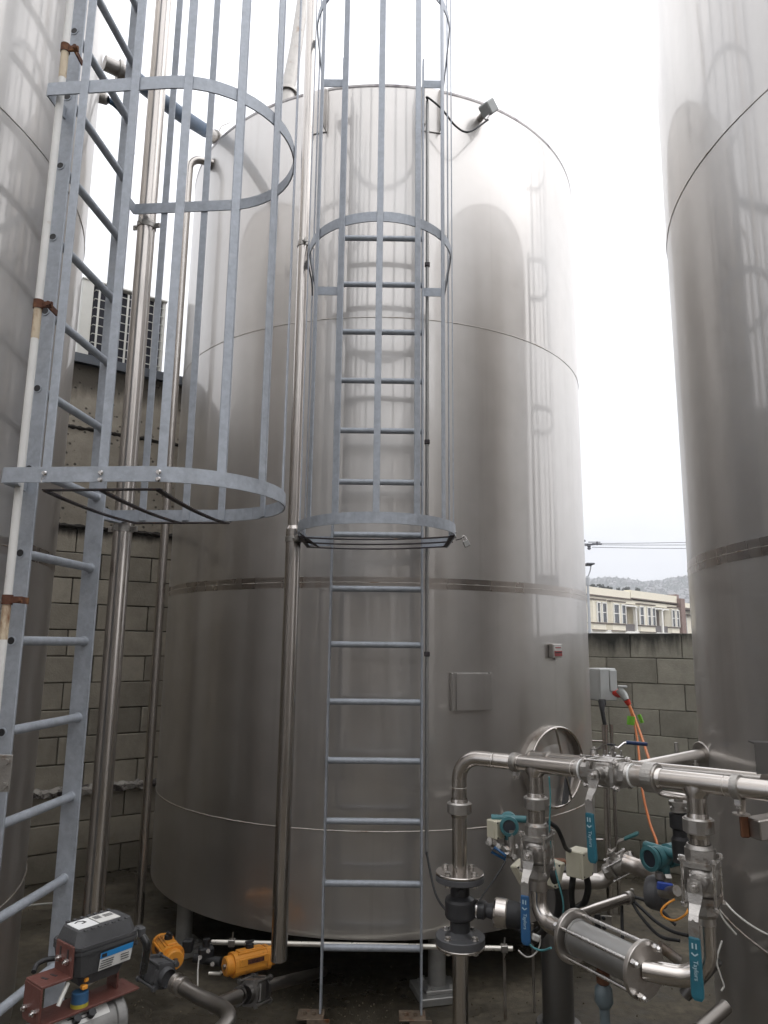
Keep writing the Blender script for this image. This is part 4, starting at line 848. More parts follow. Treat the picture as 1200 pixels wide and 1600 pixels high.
# low chimneys
# street lamp
bp_ = at(921.5, 990, 38.0); bp_.z = 0
g = thing('street_lamp', 'thin grey street lamp with flat head beside the middle tank edge', 'street lamp', bp_)
zt1 = at(921, 900, 38.0).z
mb = MB(); mb.tube([(0, 0, 0), (0, 0, zt1)], [0.10, 0.06], 12); mb.build('pole', 'lampgrey', g)
mb = MB(); mb.lathe([(0.11, zt1-.5), (0.11, zt1-.1), (0.05, zt1)], 12); mb.tube([(0, 0, zt1-.1), (0.12, -0.1, zt1+0.25), (0.18, -0.1, zt1+0.55)], 0.03, 8); mb.build('arm', 'lampgrey', g)
mb = MB(); mb.box((0.05, -0.1, zt1+0.60), (0.42, 0.9, 0.09), None, 0.02); mb.build('lamp_head', 'wire', g)
# power pole with crossarm (pole hidden by the tank) and wires
pp_ = at(911, 850, 30.0); zc = pp_.z; base = Vector((pp_.x, 30.0, 0))
g = thing('power_pole', 'power pole with crossarm and insulator at the edge of the middle tank', 'power pole', base)
mb = MB(); mb.tube([(-0.15, 0, 0), (-0.15, 0, zc+0.6)], 0.12, 12); mb.build('pole', 'bark', g)
mb = MB(); mb.box((0.25, -0.1, zc-0.02), (1.0, 0.07, 0.05)); mb.box((0.45, -0.1, zc+0.07), (0.5, 0.05, 0.03)); mb.box((0.56, -0.1, zc+0.02), (0.05, 0.05, 0.16)); mb.tube([(0.6, -0.1, zc-0.02), (-0.1, -0.1, zc-0.10)], 0.02, 6); mb.build('crossarm', 'wire', g)
mb = MB(); mb.lathe([(0, 0), (0.06, 0.01), (0.08, -0.05), (0.06, -0.1), (0.08, -0.16), (0.04, -0.2), (0, -0.21)], 12, Matrix.Translation((0.22, -0.1, zc-0.05))); mb.build('insulator', 'wire', g)
mb = MB(); mb.lathe([(0, 0), (0.04, 0.0), (0.05, 0.05), (0.02, 0.09), (0, 0.09)], 10, Matrix.Translation((0.04, -0.1, zc+0.08))); mb.build('insulator', 'wire', g)
for k, (y0, y1) in enumerate(((849, 844), (851, 848), (855, 853.5))):
    p = at(925, y0, 30.0); q = at(1075, y1, 30.0); d = q-p
    pts = [p+d*(i/20*3.2)+Vector((0, 0, -0.9*(1-(2*i/20-1)**2)*0.12)) for i in range(21)]
    mb = MB(); mb.tube(pts, 0.011, 6)
    tag(mb.build('overhead_wire', 'wire'), ['uppermost of the three overhead wires right of the power pole', 'middle one of the three overhead wires right of the power pole', 'lowest of the three overhead wires right of the power pole'][k], 'wire', 'overhead wires')
# trees behind the terrace roof
rng = random.Random(21)
def small_tree(px, top, wpx, Yd, lab):
    c = at(px, top, Yd); h = c.z; rad = wpx*Yd/1146/2; base = Vector((c.x, Yd, 0))
    g = thing('tree', lab, 'tree', base, 'trees behind the terrace roof')
    mb = MB(); mb.tube([(0, 0, 0), (0.1, 0, h*.5), (0, 0, h*.8)], [0.35, 0.25, 0.12], 8)
    for k in range(4): a = rng.uniform(0, 6.28); mb.tube([(0, 0, h*.55), (rad*.6*math.cos(a), rad*.6*math.sin(a), h*.8)], [0.14, 0.05], 6)
    mb.build('trunk', 'bark', g)
    mb = MB(); cl = [(rng.gauss(0, rad*.45), rng.gauss(0, rad*.45), h-rad*.9+rng.gauss(0, rad*.4)) for _ in range(26)]
    for (x, y, z) in cl:
        z = min(z, h-rad*.25); rr = rad*rng.uniform(.2, .42)
        for q in range(70):
            v = Vector((rng.gauss(0, 1), rng.gauss(0, 1), rng.gauss(0, 1))).normalized()*rr*rng.uniform(.5, 1.1); p = Vector((x, y, z))+v; s = rad*.10*rng.uniform(.6, 1.4)
            u = Vector((rng.gauss(0, 1), rng.gauss(0, 1), rng.gauss(0, 1))).normalized()*s; v2 = u.orthogonal().normalized()*s*.7
            mb.add([p-u, p+v2, p+u, p-v2], [(0, 1, 2, 3)])
    mb.build('crown', 'leaf', g)
for i, (px, top, wp, lab) in enumerate(((926, 913, 12, 'dark tree peeking over the terrace roof, next to the street lamp'), (941, 912, 15, 'largest dark tree crown above the left half of the terrace roof'), (953, 917, 10, 'low dark tree crown right of the largest one above the terrace'),
        (966, 918, 8, 'small pointed dark tree alone above the terrace roof'), (979, 917, 11, 'round dark tree above the step in the terrace roof'), (996, 918, 10, 'low dark tree above the right half of the terrace roof'))):
    small_tree(px, top, wp, 95+i*4, lab)

# ================================================================== FITTINGS
def union_nut(label, c, axis, r, h=0.030, group='union nuts on the pipework'):
    g = thing('union_nut', label, 'union nut', frame(c, axis), group)
    mb = MB(); n = 24; poly = []
    for k in range(n):
        a = 2*PI*k/n; rr = r*(1.0 if (k % 6) else 0.965); poly.append((rr*math.cos(a), rr*math.sin(a)))
    mb.prism(poly, -h/2, h/2); mb.lathe([(r*.93, h/2), (r*.86, h/2+0.004), (r*.7, h/2+0.004)], 28); mb.lathe([(r*.7, -h/2-0.004), (r*.86, -h/2-0.004), (r*.93, -h/2)], 28)
    mb.build('nut', 'cast', g)
    mb = MB(); mb.lathe([(r*.66, -h/2-0.016), (r*.72, -h/2-0.004)], 28, smooth=True); mb.lathe([(r*.72, h/2+0.004), (r*.66, h/2+0.016)], 28, smooth=True); mb.build('liner', 'pipe', g)
    return g
def tie_bolt(mb, x, y, z0, z1, r=0.0048):
    mb.cyl((x, y, z0), (x, y, z1), r, 10)
    for z in (z0+0.006, z1-0.006): mb.hexn((x, y, z), (0, 0, 1), r*2.0, 0.009)
    mb.lathe([(r*2.3, z1-0.014), (r*2.3, z1-0.011), (r, z1-0.011)], 12, Matrix.Translation((x, y, 0)))
def ball_valve(label, c, axis, stem, lever_deg, s=1.0, sleeve='bluesleeve', cat_group='lever ball valves', words='Taylors', lever_len=0.27, seal=False):
    """three-piece valve: axis = pipe direction, stem points along local -y, lever turned lever_deg from the axis"""
    g = thing('ball_valve', label, 'valve', frame(c, axis, stem) @ Matrix.Scale(s, 4), cat_group)
    mb = MB(); mb.lathe([(0.030, -0.037), (0.043, -0.034), (0.046, -0.02), (0.046, 0.02), (0.043, 0.034), (0.030, 0.037)], 28, smooth=True); mb.box((0, 0, 0), (0.060, 0.088, 0.050), None, 0.008); mb.lathe([(0, -0.072), (0.020, -0.072), (0.022, -0.048), (0.026, -0.04)], 20, Matrix.Rotation(PI/2, 4, 'X') @ Matrix.Scale(-1, 4) if False else Matrix.Rotation(-PI/2, 4, 'X'))
    mb.cyl((0, -0.03, 0), (0, -0.068, 0), 0.019, 18); mb.build('body', 'cast', g)
    for q in (-1, 1):
        mb = MB(); T = Matrix.Translation((0, 0, q*0.044)); pts = []
        for k in range(4):
            a0_ = PI/4+PI/2*k
            for d in (-0.32, 0, 0.32): rr = 0.060 if d == 0 else 0.052; pts.append((rr*math.cos(a0_+d), rr*math.sin(a0_+d)))
        mb.prism(pts, q*0.044-0.007, q*0.044+0.007)
        mb.lathe([(0.040, q*0.051), (0.040, q*0.060)][::q], 28)
        mb.prism([(0.041*math.cos(PI/4*k+PI/8), 0.041*math.sin(PI/4*k+PI/8)) for k in range(8)], min(q*0.058, q*0.082), max(q*0.058, q*0.082))
        mb.lathe([(0.038, q*0.0825), (0.034, q*0.092), (0.031, q*0.093)][::q], 28)
        mb.build('end_cap', 'cast', g)
    for sx in (-1, 1):
        for sy in (-1, 1):
            mb = MB(); tie_bolt(mb, sx*0.0405, sy*0.0405, -0.066, 0.066); mb.build('tie_bolt', 'bolt', g)
    lv = Matrix.Rotation(R(lever_deg), 4, 'Y')
    mb = MB(); mb.hexn((0, -0.076, 0), (0, 1, 0), 0.014, 0.010); mb.hexn((0, -0.089, 0), (0, 1, 0), 0.0125, 0.008); mb.cyl((0, -0.07, 0), (0, -0.100, 0), 0.0065, 12)
    mb.lathe([(0.019, 0), (0.019, 0.003), (0.0, 0.003)], 18, Matrix.Translation((0, -0.079, 0)) @ Matrix.Rotation(PI/2, 4, 'X')); mb.build('stem_nut', 'bolt', g)
    # cranked flat lever, local: along +z of lv, faces -y
    mb = MB(); mb.x = lv
    st = [(-0.018, -0.083, 0.034), (0.016, -0.083, 0.040), (0.040, -0.088, 0.030), (0.060, -0.108, 0.024), (0.074, -0.117, 0.025), (0.098, -0.117, 0.027), (0.125, -0.117, 0.026)]
    vs = []
    for (z, y, wd) in st: vs += [(-wd/2, y-0.002, z), (wd/2, y-0.002, z), (wd/2, y+0.002, z), (-wd/2, y+0.002, z)]
    mb.add(vs, [(a*4+k, a*4+(k+1) % 4, a*4+4+(k+1) % 4, a*4+4+k) for a in range(len(st)-1) for k in range(4)] + [(3, 2, 1, 0), tuple(range(4*len(st)-4, 4*len(st)))])
    mb.lathe([(0.0, 0.0006), (0.0045, 0.0006)], 12, Matrix.Translation((0, -0.1195, 0.074)) @ Matrix.Rotation(PI/2, 4, 'X')); h = mb.build('lever', 'cast', g)
    mb = MB(); mb.x = lv; z1 = lever_len
    vs = []; pr = [(0.112, .012, .0045), (0.116, .0148, .006), (z1-0.02, .0165, .0065), (z1-0.008, .0155, .006), (z1, .010, .004)]
    for (z, hw_, ht) in pr:
        for k in range(12):
            a = 2*PI*k/12; cx = math.copysign(abs(math.cos(a))**.5, math.cos(a)); cy = math.copysign(abs(math.sin(a))**.5, math.sin(a)); vs.append((hw_*cx, -0.117+ht*cy, z))
    mb.add(vs, [(a*12+k, a*12+(k+1) % 12, a*12+12+(k+1) % 12, a*12+12+k) for a in range(len(pr)-1) for k in range(12)], False); mb.add(vs[:12], [tuple(range(12))]); mb.add(vs[-12:], [tuple(range(12))[::-1]])
    sl = mb.build('grip_sleeve', sleeve, h)
    if words:
        # reads away from the stem along the grip
        tm_ = lv @ Matrix(((0, 1, 0, 0.0), (0, 0, -1, -0.1240), (-1, 0, 0, 0.0), (0, 0, 0, 1)))
        tm_ = lv @ Matrix(((0, -1, 0, 0), (0, 0, -1, -0.1242), (1, 0, 0, 0), (0, 0, 0, 1)))
        text(words, 0.0160, tm_ @ Matrix.Translation((0.190, 0.001, 0)), 'paleink', h, ext=0.0004)
        mb = MB(); mb.x = lv
        for sx in (-0.0045, 0.0045): mb.box((sx, -0.1240, 0.132), (0.0036, 0.001, 0.013))
        for sx in (-1, 1): mb.box((sx*0.004, -0.1240, 0.152), (0.010, 0.001, 0.0032), Matrix.Rotation(sx*R(38), 3, 'Y'))
        mb.build('arrow_print', 'paleink', h)
    if seal:
        for q in (-1, 1):
            mb = MB(); mb.lathe([(0.030, q*0.0935), (0.037, q*0.0935), (0.037, q*0.0985), (0.030, q*0.0985)][::q], 28); mb.build('white_seal', 'ptfe', g)
    return g
def flange(mb, m, r, th, hole=0.0, nb=4, bolt_r=None, off=PI/4, up=True, bolts=None):
    mb.lathe([(hole, 0), (r-0.002, 0), (r, 0.002), (r, th-0.002), (r-0.002, th), (hole, th)], 48, m)
PR = 0.0262
# ---------- left stand pipe with the black coupling
base = at(720, 1600, 2.68); X, Y = base.x, 2.68
zf2 = at(719, 1474, Y).z; zf1 = at(722, 1364, Y).z; zn = at(724, 1262, Y).z; zr = at(770, 1190, 2.64).z
pA = thing('elbow_pipe', 'polished stand pipe rising from the black coupling and bending over to the right', 'pipe', (X, Y, 0), 'polished elbow pipes')
pe = at(806, 1191, 2.56); zr = pe.z
mb = MB(); mb.tube([(X, Y, zf1), (X, Y, zn-0.005)], PR, 28); mb.build('tube', 'pipe', pA, world=True)
mb = MB(); mb.tube(fillet([(X, Y, zn+0.01), (X, Y, zr), pe], 0.105, 14), PR, 28); mb.build('elbow', 'pipe', pA, world=True)
for p_, d_ in (((X, Y, zr-0.105), (0, 0, 1)), (at(771, 1189, 2.595), (pe-Vector((X, Y, zr))))):
    mb = MB(); m_ = frame(p_, d_); mb.lathe([(PR, -0.0012), (PR+0.0011, 0), (PR, 0.0012)], 28, m_, smooth=True); mb.build('weld', 'weld', pA, world=True)
union_nut('steel union nut on the left stand pipe above the black coupling', (X, Y, zn), (0, 0, 1), 0.043, 0.030)
pB = simple_pipe('stand_pipe', 'polished pipe standing on the floor under the black coupling', 'pipe', [(X, Y, 0.0), (X, Y, zf2-0.012)], PR+0.001)
g = thing('flanged_coupling', 'black flanged coupling with steel backing plates on the left stand pipe', 'coupling', (X, Y, zf2))
hh = zf1-zf2
def bolts_on(parent, m, r, z0, z1, n=4, off=PI/4, br=0.007, mt='bolt'):
    first = None
    for k in range(n):
        a = off+2*PI*k/n
        mb = MB(); c = (r*math.cos(a), r*math.sin(a)); mb.x = m
        mb.cyl((c[0], c[1], z0-0.010), (c[0], c[1], z1+0.012), br*.62, 10); mb.hexn((c[0], c[1], z1+0.005), (0, 0, 1), br*1.5, 0.010); mb.hexn((c[0], c[1], z0-0.005), (0, 0, 1), br*1.5, 0.010)
        mb.lathe([(br*1.8, z1+0.0005), (br*1.8, z1+0.0015), (0, z1+0.0015)], 14, Matrix.Translation((c[0], c[1], 0)))
        mb.build('bolt', mt, parent)
mb = MB(); flange(mb, Matrix.Translation((0, 0, -0.009)), 0.084, 0.009); mb.build('backing_plate', 'pipe', g)
mb = MB(); flange(mb, Matrix.Translation((0, 0, hh-0.004)), 0.084, 0.009); mb.build('backing_plate', 'pipe', g)
mb = MB(); flange(mb, I4, 0.084, 0.026); f1 = mb.build('black_flange', 'greyiron', g)
mb = MB(); flange(mb, Matrix.Translation((0, 0, hh-0.024)), 0.084, 0.0195); f2 = mb.build('black_flange', 'greyiron', g)
mb = MB(); mb.lathe([(0.052, 0.026), (0.034, 0.04), (0.034, 0.072), (0.049, 0.082), (0.052, 0.09), (0.052, hh-0.088), (0.049, hh-0.08), (0.033, hh-0.07), (0.033, hh-0.024)], 36); 
mb.hexn((0.0, -0.036, hh-0.05), (0, 1, 0), 0.012, 0.02); mb.build('coupling_body', 'black', g)
bolts_on(g, I4, 0.064, -0.009, 0.026); bolts_on(g, I4, 0.064, hh-0.024, hh+0.005)
# ---------- main run: tee 1, valve 1, tee 2, outlet
def lerp(a, b, t): return a+(b-a)*t
t1c = at(836, 1196, 2.53); runL = pe; runR = at(1225, 1238, 1.90)
def run(px):      # point on the main run's axis at photo column px
    lo, hi = 0.0, 1.0
    for _ in range(40):
        t = (lo+hi)/2; p = lerp(runL, runR, t); d = p-Vector((0, 0, CAMZ)); 
        cp, sp = math.cos(.1815), math.sin(.1815); dd = d.y*cp+d.z*sp; qx = d.x/dd*1125.7; qy = -(-d.y*sp+d.z*cp)/dd*1125.7
        x = 600+math.cos(.0119)*qx-math.sin(.0119)*qy
        if x < px: lo = t
        else: hi = t
    return lerp(runL, runR, t)
rd = (runR-runL).normalized()
def pull_tee(name, label, a, b, c, drop, group):
    g = thing(name, label, 'pipe', c, group)
    mb = MB(); mb.tube([a, b], PR, 28); mb.build('run_tube', 'pipe', g, world=True)
    bot = Vector((c.x, c.y, c.z-drop)); mb = MB(); mb.tube([c, bot], PR*.98, 28)
    # flared shoulder where the branch leaves the run
    m_ = frame(c, (0, 0, -1), -rd.cross(Vector((0, 0, 1)))); vs = []; n = 32; prof = [(0.0, 1.9), (0.35, 1.45), (0.7, 1.16), (1.0, 1.0)]
    for (u, k) in prof:
        for i in range(n):
            a_ = 2*PI*i/n; x = PR*math.cos(a_)*k; y = PR*math.sin(a_)*(1+0.05*(1-u)); h = PR*(0.55+0.9*u); 
            if u == 0: h = PR*0.35; y *= .93
            vs.append(m_ @ Vector((x, y, h)))
    mb.add(vs, [(j*n+i, j*n+(i+1) % n, (j+1)*n+(i+1) % n, (j+1)*n+i) for j in range(len(prof)-1) for i in range(n)], True)
    mb.build('branch', 'pipe', g, world=True)
    for p_ in (a+rd*0.012, b-rd*0.02): mb = MB(); mb.lathe([(PR, -0.0012), (PR+0.0010, 0), (PR, 0.0012)], 28, frame(p_, rd), smooth=True); mb.build('weld', 'weld', g, world=True)
    mb = MB(); mb.lathe([(PR, -0.0012), (PR+0.0010, 0), (PR, 0.0012)], 28, frame(c+Vector((0, 0, -drop+0.012)), (0, 0, 1)), smooth=True); mb.build('weld', 'weld', g, world=True)
    return bot
c1 = run(836); v1c = run(949); c2 = run(1087)
zb1 = at(834, 1245, c1.y).z; 
bot1 = pull_tee('tee_pipe', 'polished tee left of the handle on the main pipe run', run(809), run(906), c1, c1.z-zb1, 'polished tees on the main run')
zb2 = at(1087, 1278, c2.y).z
bot2 = pull_tee('tee_pipe', 'polished tee at the right end of the main pipe run', run(1029), run(1146), c2, c2.z-zb2, 'polished tees on the main run')
simple_pipe('outlet_pipe', 'polished outlet pipe leaving the picture at the right edge', 'pipe', [run(1158), runR+rd*0.5], PR)
def clamp_ring(label, c, axis, r):
    g = thing('clamp_ring', label, 'clamp', frame(c, axis, (0.3, -.4, -1)), 'hinged clamps on the pipework')
    mb = MB(); mb.lathe([(r*.98, -0.012), (r*1.22, -0.009), (r*1.22, 0.009), (r*.98, 0.012)], 32); mb.build('band', 'cast', g)
    mb = MB(); mb.box((0, -r*1.35, 0), (0.020, 0.022, 0.018), None, 0.002); mb.hexn((0, -r*1.35-0.013, 0), (0, 1, 0), 0.008, 0.010); mb.build('bolt_lug', 'bolt', g)
clamp_ring('hinged clamp on the main run just right of the elbow', run(806), rd, PR); clamp_ring('hinged clamp with hanger bracket near the right edge of the main run', run(1152), rd, PR)
stem1 = Vector((-rd.y, rd.x, 0)); stem1 = -stem1 if stem1.y > 0 else stem1
ball_valve('horizontal ball valve with teal lever hanging straight down from the main run', v1c, rd, stem1+Vector((0, 0, 0.0)), 90, 0.90, 'tealsleeve', seal=True, lever_len=0.262)
union_nut('large union nut on the main run right of the white seal', run(1019), rd, 0.041, 0.034)
simple_pipe('pipe_spool', 'short dull spool between white seal and union nut on the main run', 'pipe', [run(986), run(1016)], PR*1.12, 'pipe_dull')
simple_pipe('pipe_spool', 'short spool between the left tee and the horizontal valve', 'pipe', [run(903), run(916)], PR*1.06, 'pipe_dull')
# ---------- branch 1 down to the strainer
X1, Y1 = c1.x, c1.y
zz = lambda py: at(838, py, Y1).z
union_nut('union nut under the left tee', (X1, Y1, zz(1254)), (0, 0, 1), 0.040, 0.030)
simple_pipe('pipe_spool', 'short neck between union nut and left upright valve', 'pipe', [(X1, Y1, zz(1262)), (X1, Y1, zz(1290))], PR*1.05)
vv = ball_valve('upright ball valve with dark blue lever on the left branch', (X1, Y1, zz(1329)), (0, 0, 1), (-0.62, -0.95, 0), 180, 0.94, 'bluesleeve', lever_len=0.262)
cL = at(899, 1474, 2.36); cR = at(1004, 1503, 2.14); sx_ = (cR-cL).normalized(); sx_ = Vector((sx_.x, sx_.y, 0)).normalized(); cR.z = cL.z = (cL.z+cR.z)/2
zlow = cL.z
simple_pipe('elbow_pipe', 'heat-tinted bend from the left upright valve to the strainer', 'pipe', fillet([(X1, Y1, zz(1368)), (X1, Y1, zlow), cL-sx_*0.0], 0.115, 14), PR, 'pipe', 28, 'polished elbow pipes')
simple_pipe('pipe_collar', 'brown tinted collar under the left upright valve', 'collar', [(X1, Y1, zz(1371)), (X1, Y1, zz(1390))], PR*1.12, 'pipe_dull')
# strainer between two flanges
Ls = (cR-cL).length
sm_ = frame(cL, cR-cL, (0, 0, -1)); g = thing('strainer', 'satin steel strainer held between two round flanges by tie rods', 'strainer', sm_)
mb = MB(); flange(mb, Matrix.Translation((0, 0, -0.012)), 0.076, 0.014); mb.build('end_flange', 'pipe_dull', g)
mb = MB(); flange(mb, Matrix.Translation((0, 0, Ls-0.004)), 0.075, 0.014); mb.build('end_flange', 'pipe_dull', g)
mb = MB(); mb.lathe([(0.046, 0.004), (0.053, 0.010), (0.053, 0.016), (0.049, 0.018), (0.049, Ls-0.020), (0.053, Ls-0.016), (0.053, Ls-0.004)], 44); mb.build('barrel', 'satin', g)
for k in range(4):
    a = PI/4+PI/2*k+0.25; mb = MB(); x, y = 0.063*math.cos(a), 0.063*math.sin(a); mb.cyl((x, y, -0.024), (x, y, Ls+0.034), 0.0055, 12)
    for z in (-0.019, Ls+0.020): mb.hexn((x, y, z), (0, 0, 1), 0.011, 0.010)
    mb.lathe([(0, Ls+0.025), (0.0085, Ls+0.025), (0.0085, Ls+0.03), (0.006, Ls+0.036), (0, Ls+0.037)], 12, Matrix.Translation((x, y, 0))); mb.build('tie_rod', 'bolt', g)
# ---------- branch 2
X2, Y2 = c2.x, c2.y
z2 = lambda py: at(1090, py, Y2).z
union_nut('union nut under the right tee', (X2, Y2, z2(1289)), (0, 0, 1), 0.0405, 0.032)
simple_pipe('pipe_spool', 'short neck between union nut and right upright valve', 'pipe', [(X2, Y2, z2(1300)), (X2, Y2, z2(1335))], PR*1.02)
ball_valve('upright ball valve with teal lever on the right branch', (X2, Y2, z2(1374)), (0, 0, 1), (-0.52, -0.72, 0), 180, 0.97, 'tealsleeve', lever_len=0.262)
simple_pipe('elbow_pipe', 'wide return bend from the strainer up to the right upright valve', 'pipe', fillet([cR, Vector((X2, Y2, zlow)) , (X2, Y2, z2(1418))], 0.105, 14), PR*1.02, 'pipe', 28, 'polished elbow pipes')
simple_pipe('pipe_collar', 'steel collar under the right upright valve', 'collar', [(X2, Y2, z2(1424)), (X2, Y2, z2(1442))], PR*1.14, 'pipe_dull')
# drain plug and blue hose below the strainer
dc = lerp(cL, cR, 0.42)
g = thing('drain_fitting', 'copper coloured drain fitting with grey hose under the strainer', 'drain', (dc.x, dc.y, dc.z))
mb = MB(); mb.lathe([(0, -0.050), (0.017, -0.050), (0.019, -0.058), (0.019, -0.085), (0.015, -0.09)], 20); mb.build('plug', 'hazel', g)
mb = MB(); mb.lathe([(0.015, -0.09), (0.024, -0.10), (0.026, -0.135), (0.017, -0.15)], 20, smooth=True); mb.tube([(0, 0, -0.15), (0.004, 0, -0.28), (0.0, 0.0, -dc.z+0.003)], 0.014, 16); mb.build('hose', 'hosegrey', g)
# ---------- back pipe, parallel and behind
bl, br = at(832, 1184, 3.05), at(1196, 1222, 2.16)
bl.z += 0.0
g = thing('back_pipe', 'long polished pipe running behind the main run into a square bracket', 'pipe', bl)
mb = MB(); mb.tube([bl, br], 0.0255, 28); mb.build('tube', 'pipe', g, world=True)
bd = (br-bl).normalized()
mb = MB(); mb.lathe([(0, -0.012), (0.029, -0.010), (0.029, 0.0), (0.0256, 0.0)], 28, frame(bl, bd)); mb.build('end_cap', 'pipe_dull', g, world=True)
clamp_ring('hinged clamp on the back pipe just above the left tee', lerp(bl, br, 0.10), bd, 0.0255)
mb = MB(); p = at(1186, 1186, 2.14); mb.box(p+Vector((0.075, 0.0, 0.0)), (0.16, 0.006, 0.085), Matrix.Rotation(R(-8), 3, 'Z')); mb.box(p+Vector((0.075, 0.02, 0.042)), (0.16, 0.045, 0.005), Matrix.Rotation(R(-8), 3, 'Z'))
tag(mb.build('square_bracket', 'darkpost'), 'square folded steel bracket at the right edge, above the outlet pipe', 'bracket')
# bolted body on the back pipe behind the horizontal valve
vb = lerp(bl, br, 0.335)
ball_valve('bolted valve body on the back pipe, half hidden behind the horizontal valve', vb+Vector((0, 0, 0)), bd, (0.1, 0.2, 1), 0, 0.62, 'black', words='', lever_len=0.16)
# hanger under the outlet pipe
hc = run(1158); hg = thing('pipe_hanger', 'rusty pipe hanger and box arm under the outlet pipe', 'hanger', hc)
mb = MB(); mb.cyl(hc+Vector((0.0, 0, -0.026)), hc+Vector((0.0, 0.01, -0.066)), 0.010, 14); mb.lathe([(0, 0), (0.022, 0), (0.022, 0.004), (0, 0.004)], 16, Matrix.Translation(hc+Vector((0, 0.01, -0.070)))); mb.build('hanger_rod', 'pipe_dull', hg, world=True)
mb = MB(); mb.box(hc+Vector((0.006, 0.01, -0.098)), (0.022, 0.012, 0.055), None, 0.003); mb.build('rusty_clip', 'hazel', hg, world=True)
mb = MB(); mb.box(hc+Vector((0.19, 0.05, -0.088)), (0.36, 0.05, 0.05), Matrix.Rotation(R(18), 3, 'Z') @ Matrix.Rotation(R(-4), 3, 'Y'), 0.003); mb.build('box_arm', 'pipe_dull', hg, world=True)
# slanting pipe that joins the right tank
sa, sb = at(1020, 1196, 3.0), at(1096, 1181, 3.05)
g = thing('tank_outlet', 'short slanting pipe with round flange joining the right tank', 'pipe', sa)
mb = MB(); mb.tube([sa+(sa-sb)*.3, sb], 0.0275, 24); mb.build('tube', 'pipe_dull', g, world=True)
mb = MB(); flange(mb, frame(sb, (0.85, 0.25, 0.15)), 0.055, 0.010); mb.tube([sb, sb+Vector((0.22, 0.05, -0.02))], 0.03, 24); mb.build('flange', 'pipe_dull', g, world=True)
mb = MB(); mb.cyl(at(1087, 1188, 2.98), at(1087, 1196, 2.98), 0.006, 8); mb.hexn(at(1087, 1196, 2.98), (0, 0, 1), 0.012, 0.012); mb.cyl(at(1056, 1160, 3.1), at(1058, 1185, 3.1), 0.008, 8); mb.build('bolt', 'cast', g, world=True)

# ---------- switch box, plug and cables on the steel posts
bx = at(942, 1069, 5.75)
g = thing('switch_box', 'grey socket box with red outlet on a post beside the middle tank', 'switch box', Matrix.Translation(bx) @ Matrix.Rotation(R(22), 4, 'Z'))
mb = MB(); mb.box((0, 0, 0), (0.17, 0.12, 0.245), None, 0.008); mb.build('enclosure', 'greybox', g)
mb = MB(); mb.box((-0.035, -0.062, 0.0), (0.085, 0.010, 0.235), None, 0.003); mb.box((0.048, -0.063, 0.03), (0.07, 0.012, 0.16), None, 0.004); mb.build('cover', 'greybox', g)
mb = MB(); mb.lathe([(0, 0.03), (0.03, 0.03), (0.033, 0.0), (0.033, -0.04)], 20, frame((0.085, -0.05, -0.065), (0.9, -0.4, -0.2))); so_ = mb.build('red_socket', 'red', g)
mb = MB(); mb.cyl((0.09, -0.03, 0.06), (0.10, -0.035, 0.06), 0.012, 12); mb.build('knob', 'black', g)
pg = at(973, 1084, 5.62)
g = thing('power_plug', 'grey and red industrial plug hanging from the switch box', 'plug', pg)
mb = MB(); mb.tube([at(967, 1077, 5.64), at(975, 1086, 5.62), at(979, 1094, 5.6)], [0.030, 0.028, 0.022], 18); mb.box(at(972, 1073, 5.62), (0.07, 0.03, 0.018), None, 0.004); mb.build('plug_body', 'greybox', g, world=True)
mb = MB(); mb.tube([at(979, 1094, 5.6), at(983, 1101, 5.6)], [0.024, 0.018], 18); mb.build('red_ring', 'red', g, world=True)
mb = MB(); mb.tube(smoothpath([at(983, 1100, 5.6), at(992, 1122, 5.5), at(1002, 1150, 5.2), at(1012, 1180, 4.8), at(1020, 1200, 4.4)]), 0.009, 10)
tag(mb.build('orange_cable', 'cable_orange'), 'right one of the two orange cables leaving the plug', 'cable', 'orange cables')
mb = MB(); mb.tube(smoothpath([at(982, 1100, 5.6), at(991, 1130, 5.5), at(997, 1165, 5.3), at(1003, 1230, 5.0), at(1015, 1285, 4.8), at(1027, 1322, 4.6), at(1020, 1360, 4.5)]), 0.008, 10)
tag(mb.build('orange_cable', 'cable_orange'), 'left one of the two orange cables leaving the plug, dropping behind the pipes', 'cable', 'orange cables')
for k, (px, py, lab, wd) in enumerate(((986, 1126, 'square bright green tag on the left orange cable', 12), (1001, 1123, 'narrow bright green tag wrapped on the right orange cable', 6))):
    mb = MB(); p = at(px, py, 5.44); s_ = wd*5.4/1126; mb.x = Matrix.Translation(p) @ Matrix.Rotation(R(-20 if k else 6), 4, 'Y')
    n = 6; vs = []
    for i in range(n+1):
        for j in range(2): vs.append(((i/n-.5)*s_, 0.006*math.sin(i*1.1), (j-.5)*0.062)); 
    for i in range(n+1):
        for j in range(2): vs.append(((i/n-.5)*s_, 0.002+0.006*math.sin(i*1.1), (j-.5)*0.062)); 
    o_ = 2*(n+1); mb.add(vs, [(2*i, 2*i+2, 2*i+3, 2*i+1) for i in range(n)] + [(o_+2*i+1, o_+2*i+3, o_+2*i+2, o_+2*i) for i in range(n)])
    tag(mb.build('cable_tag', 'green'), lab, 'tag', 'green cable tags')
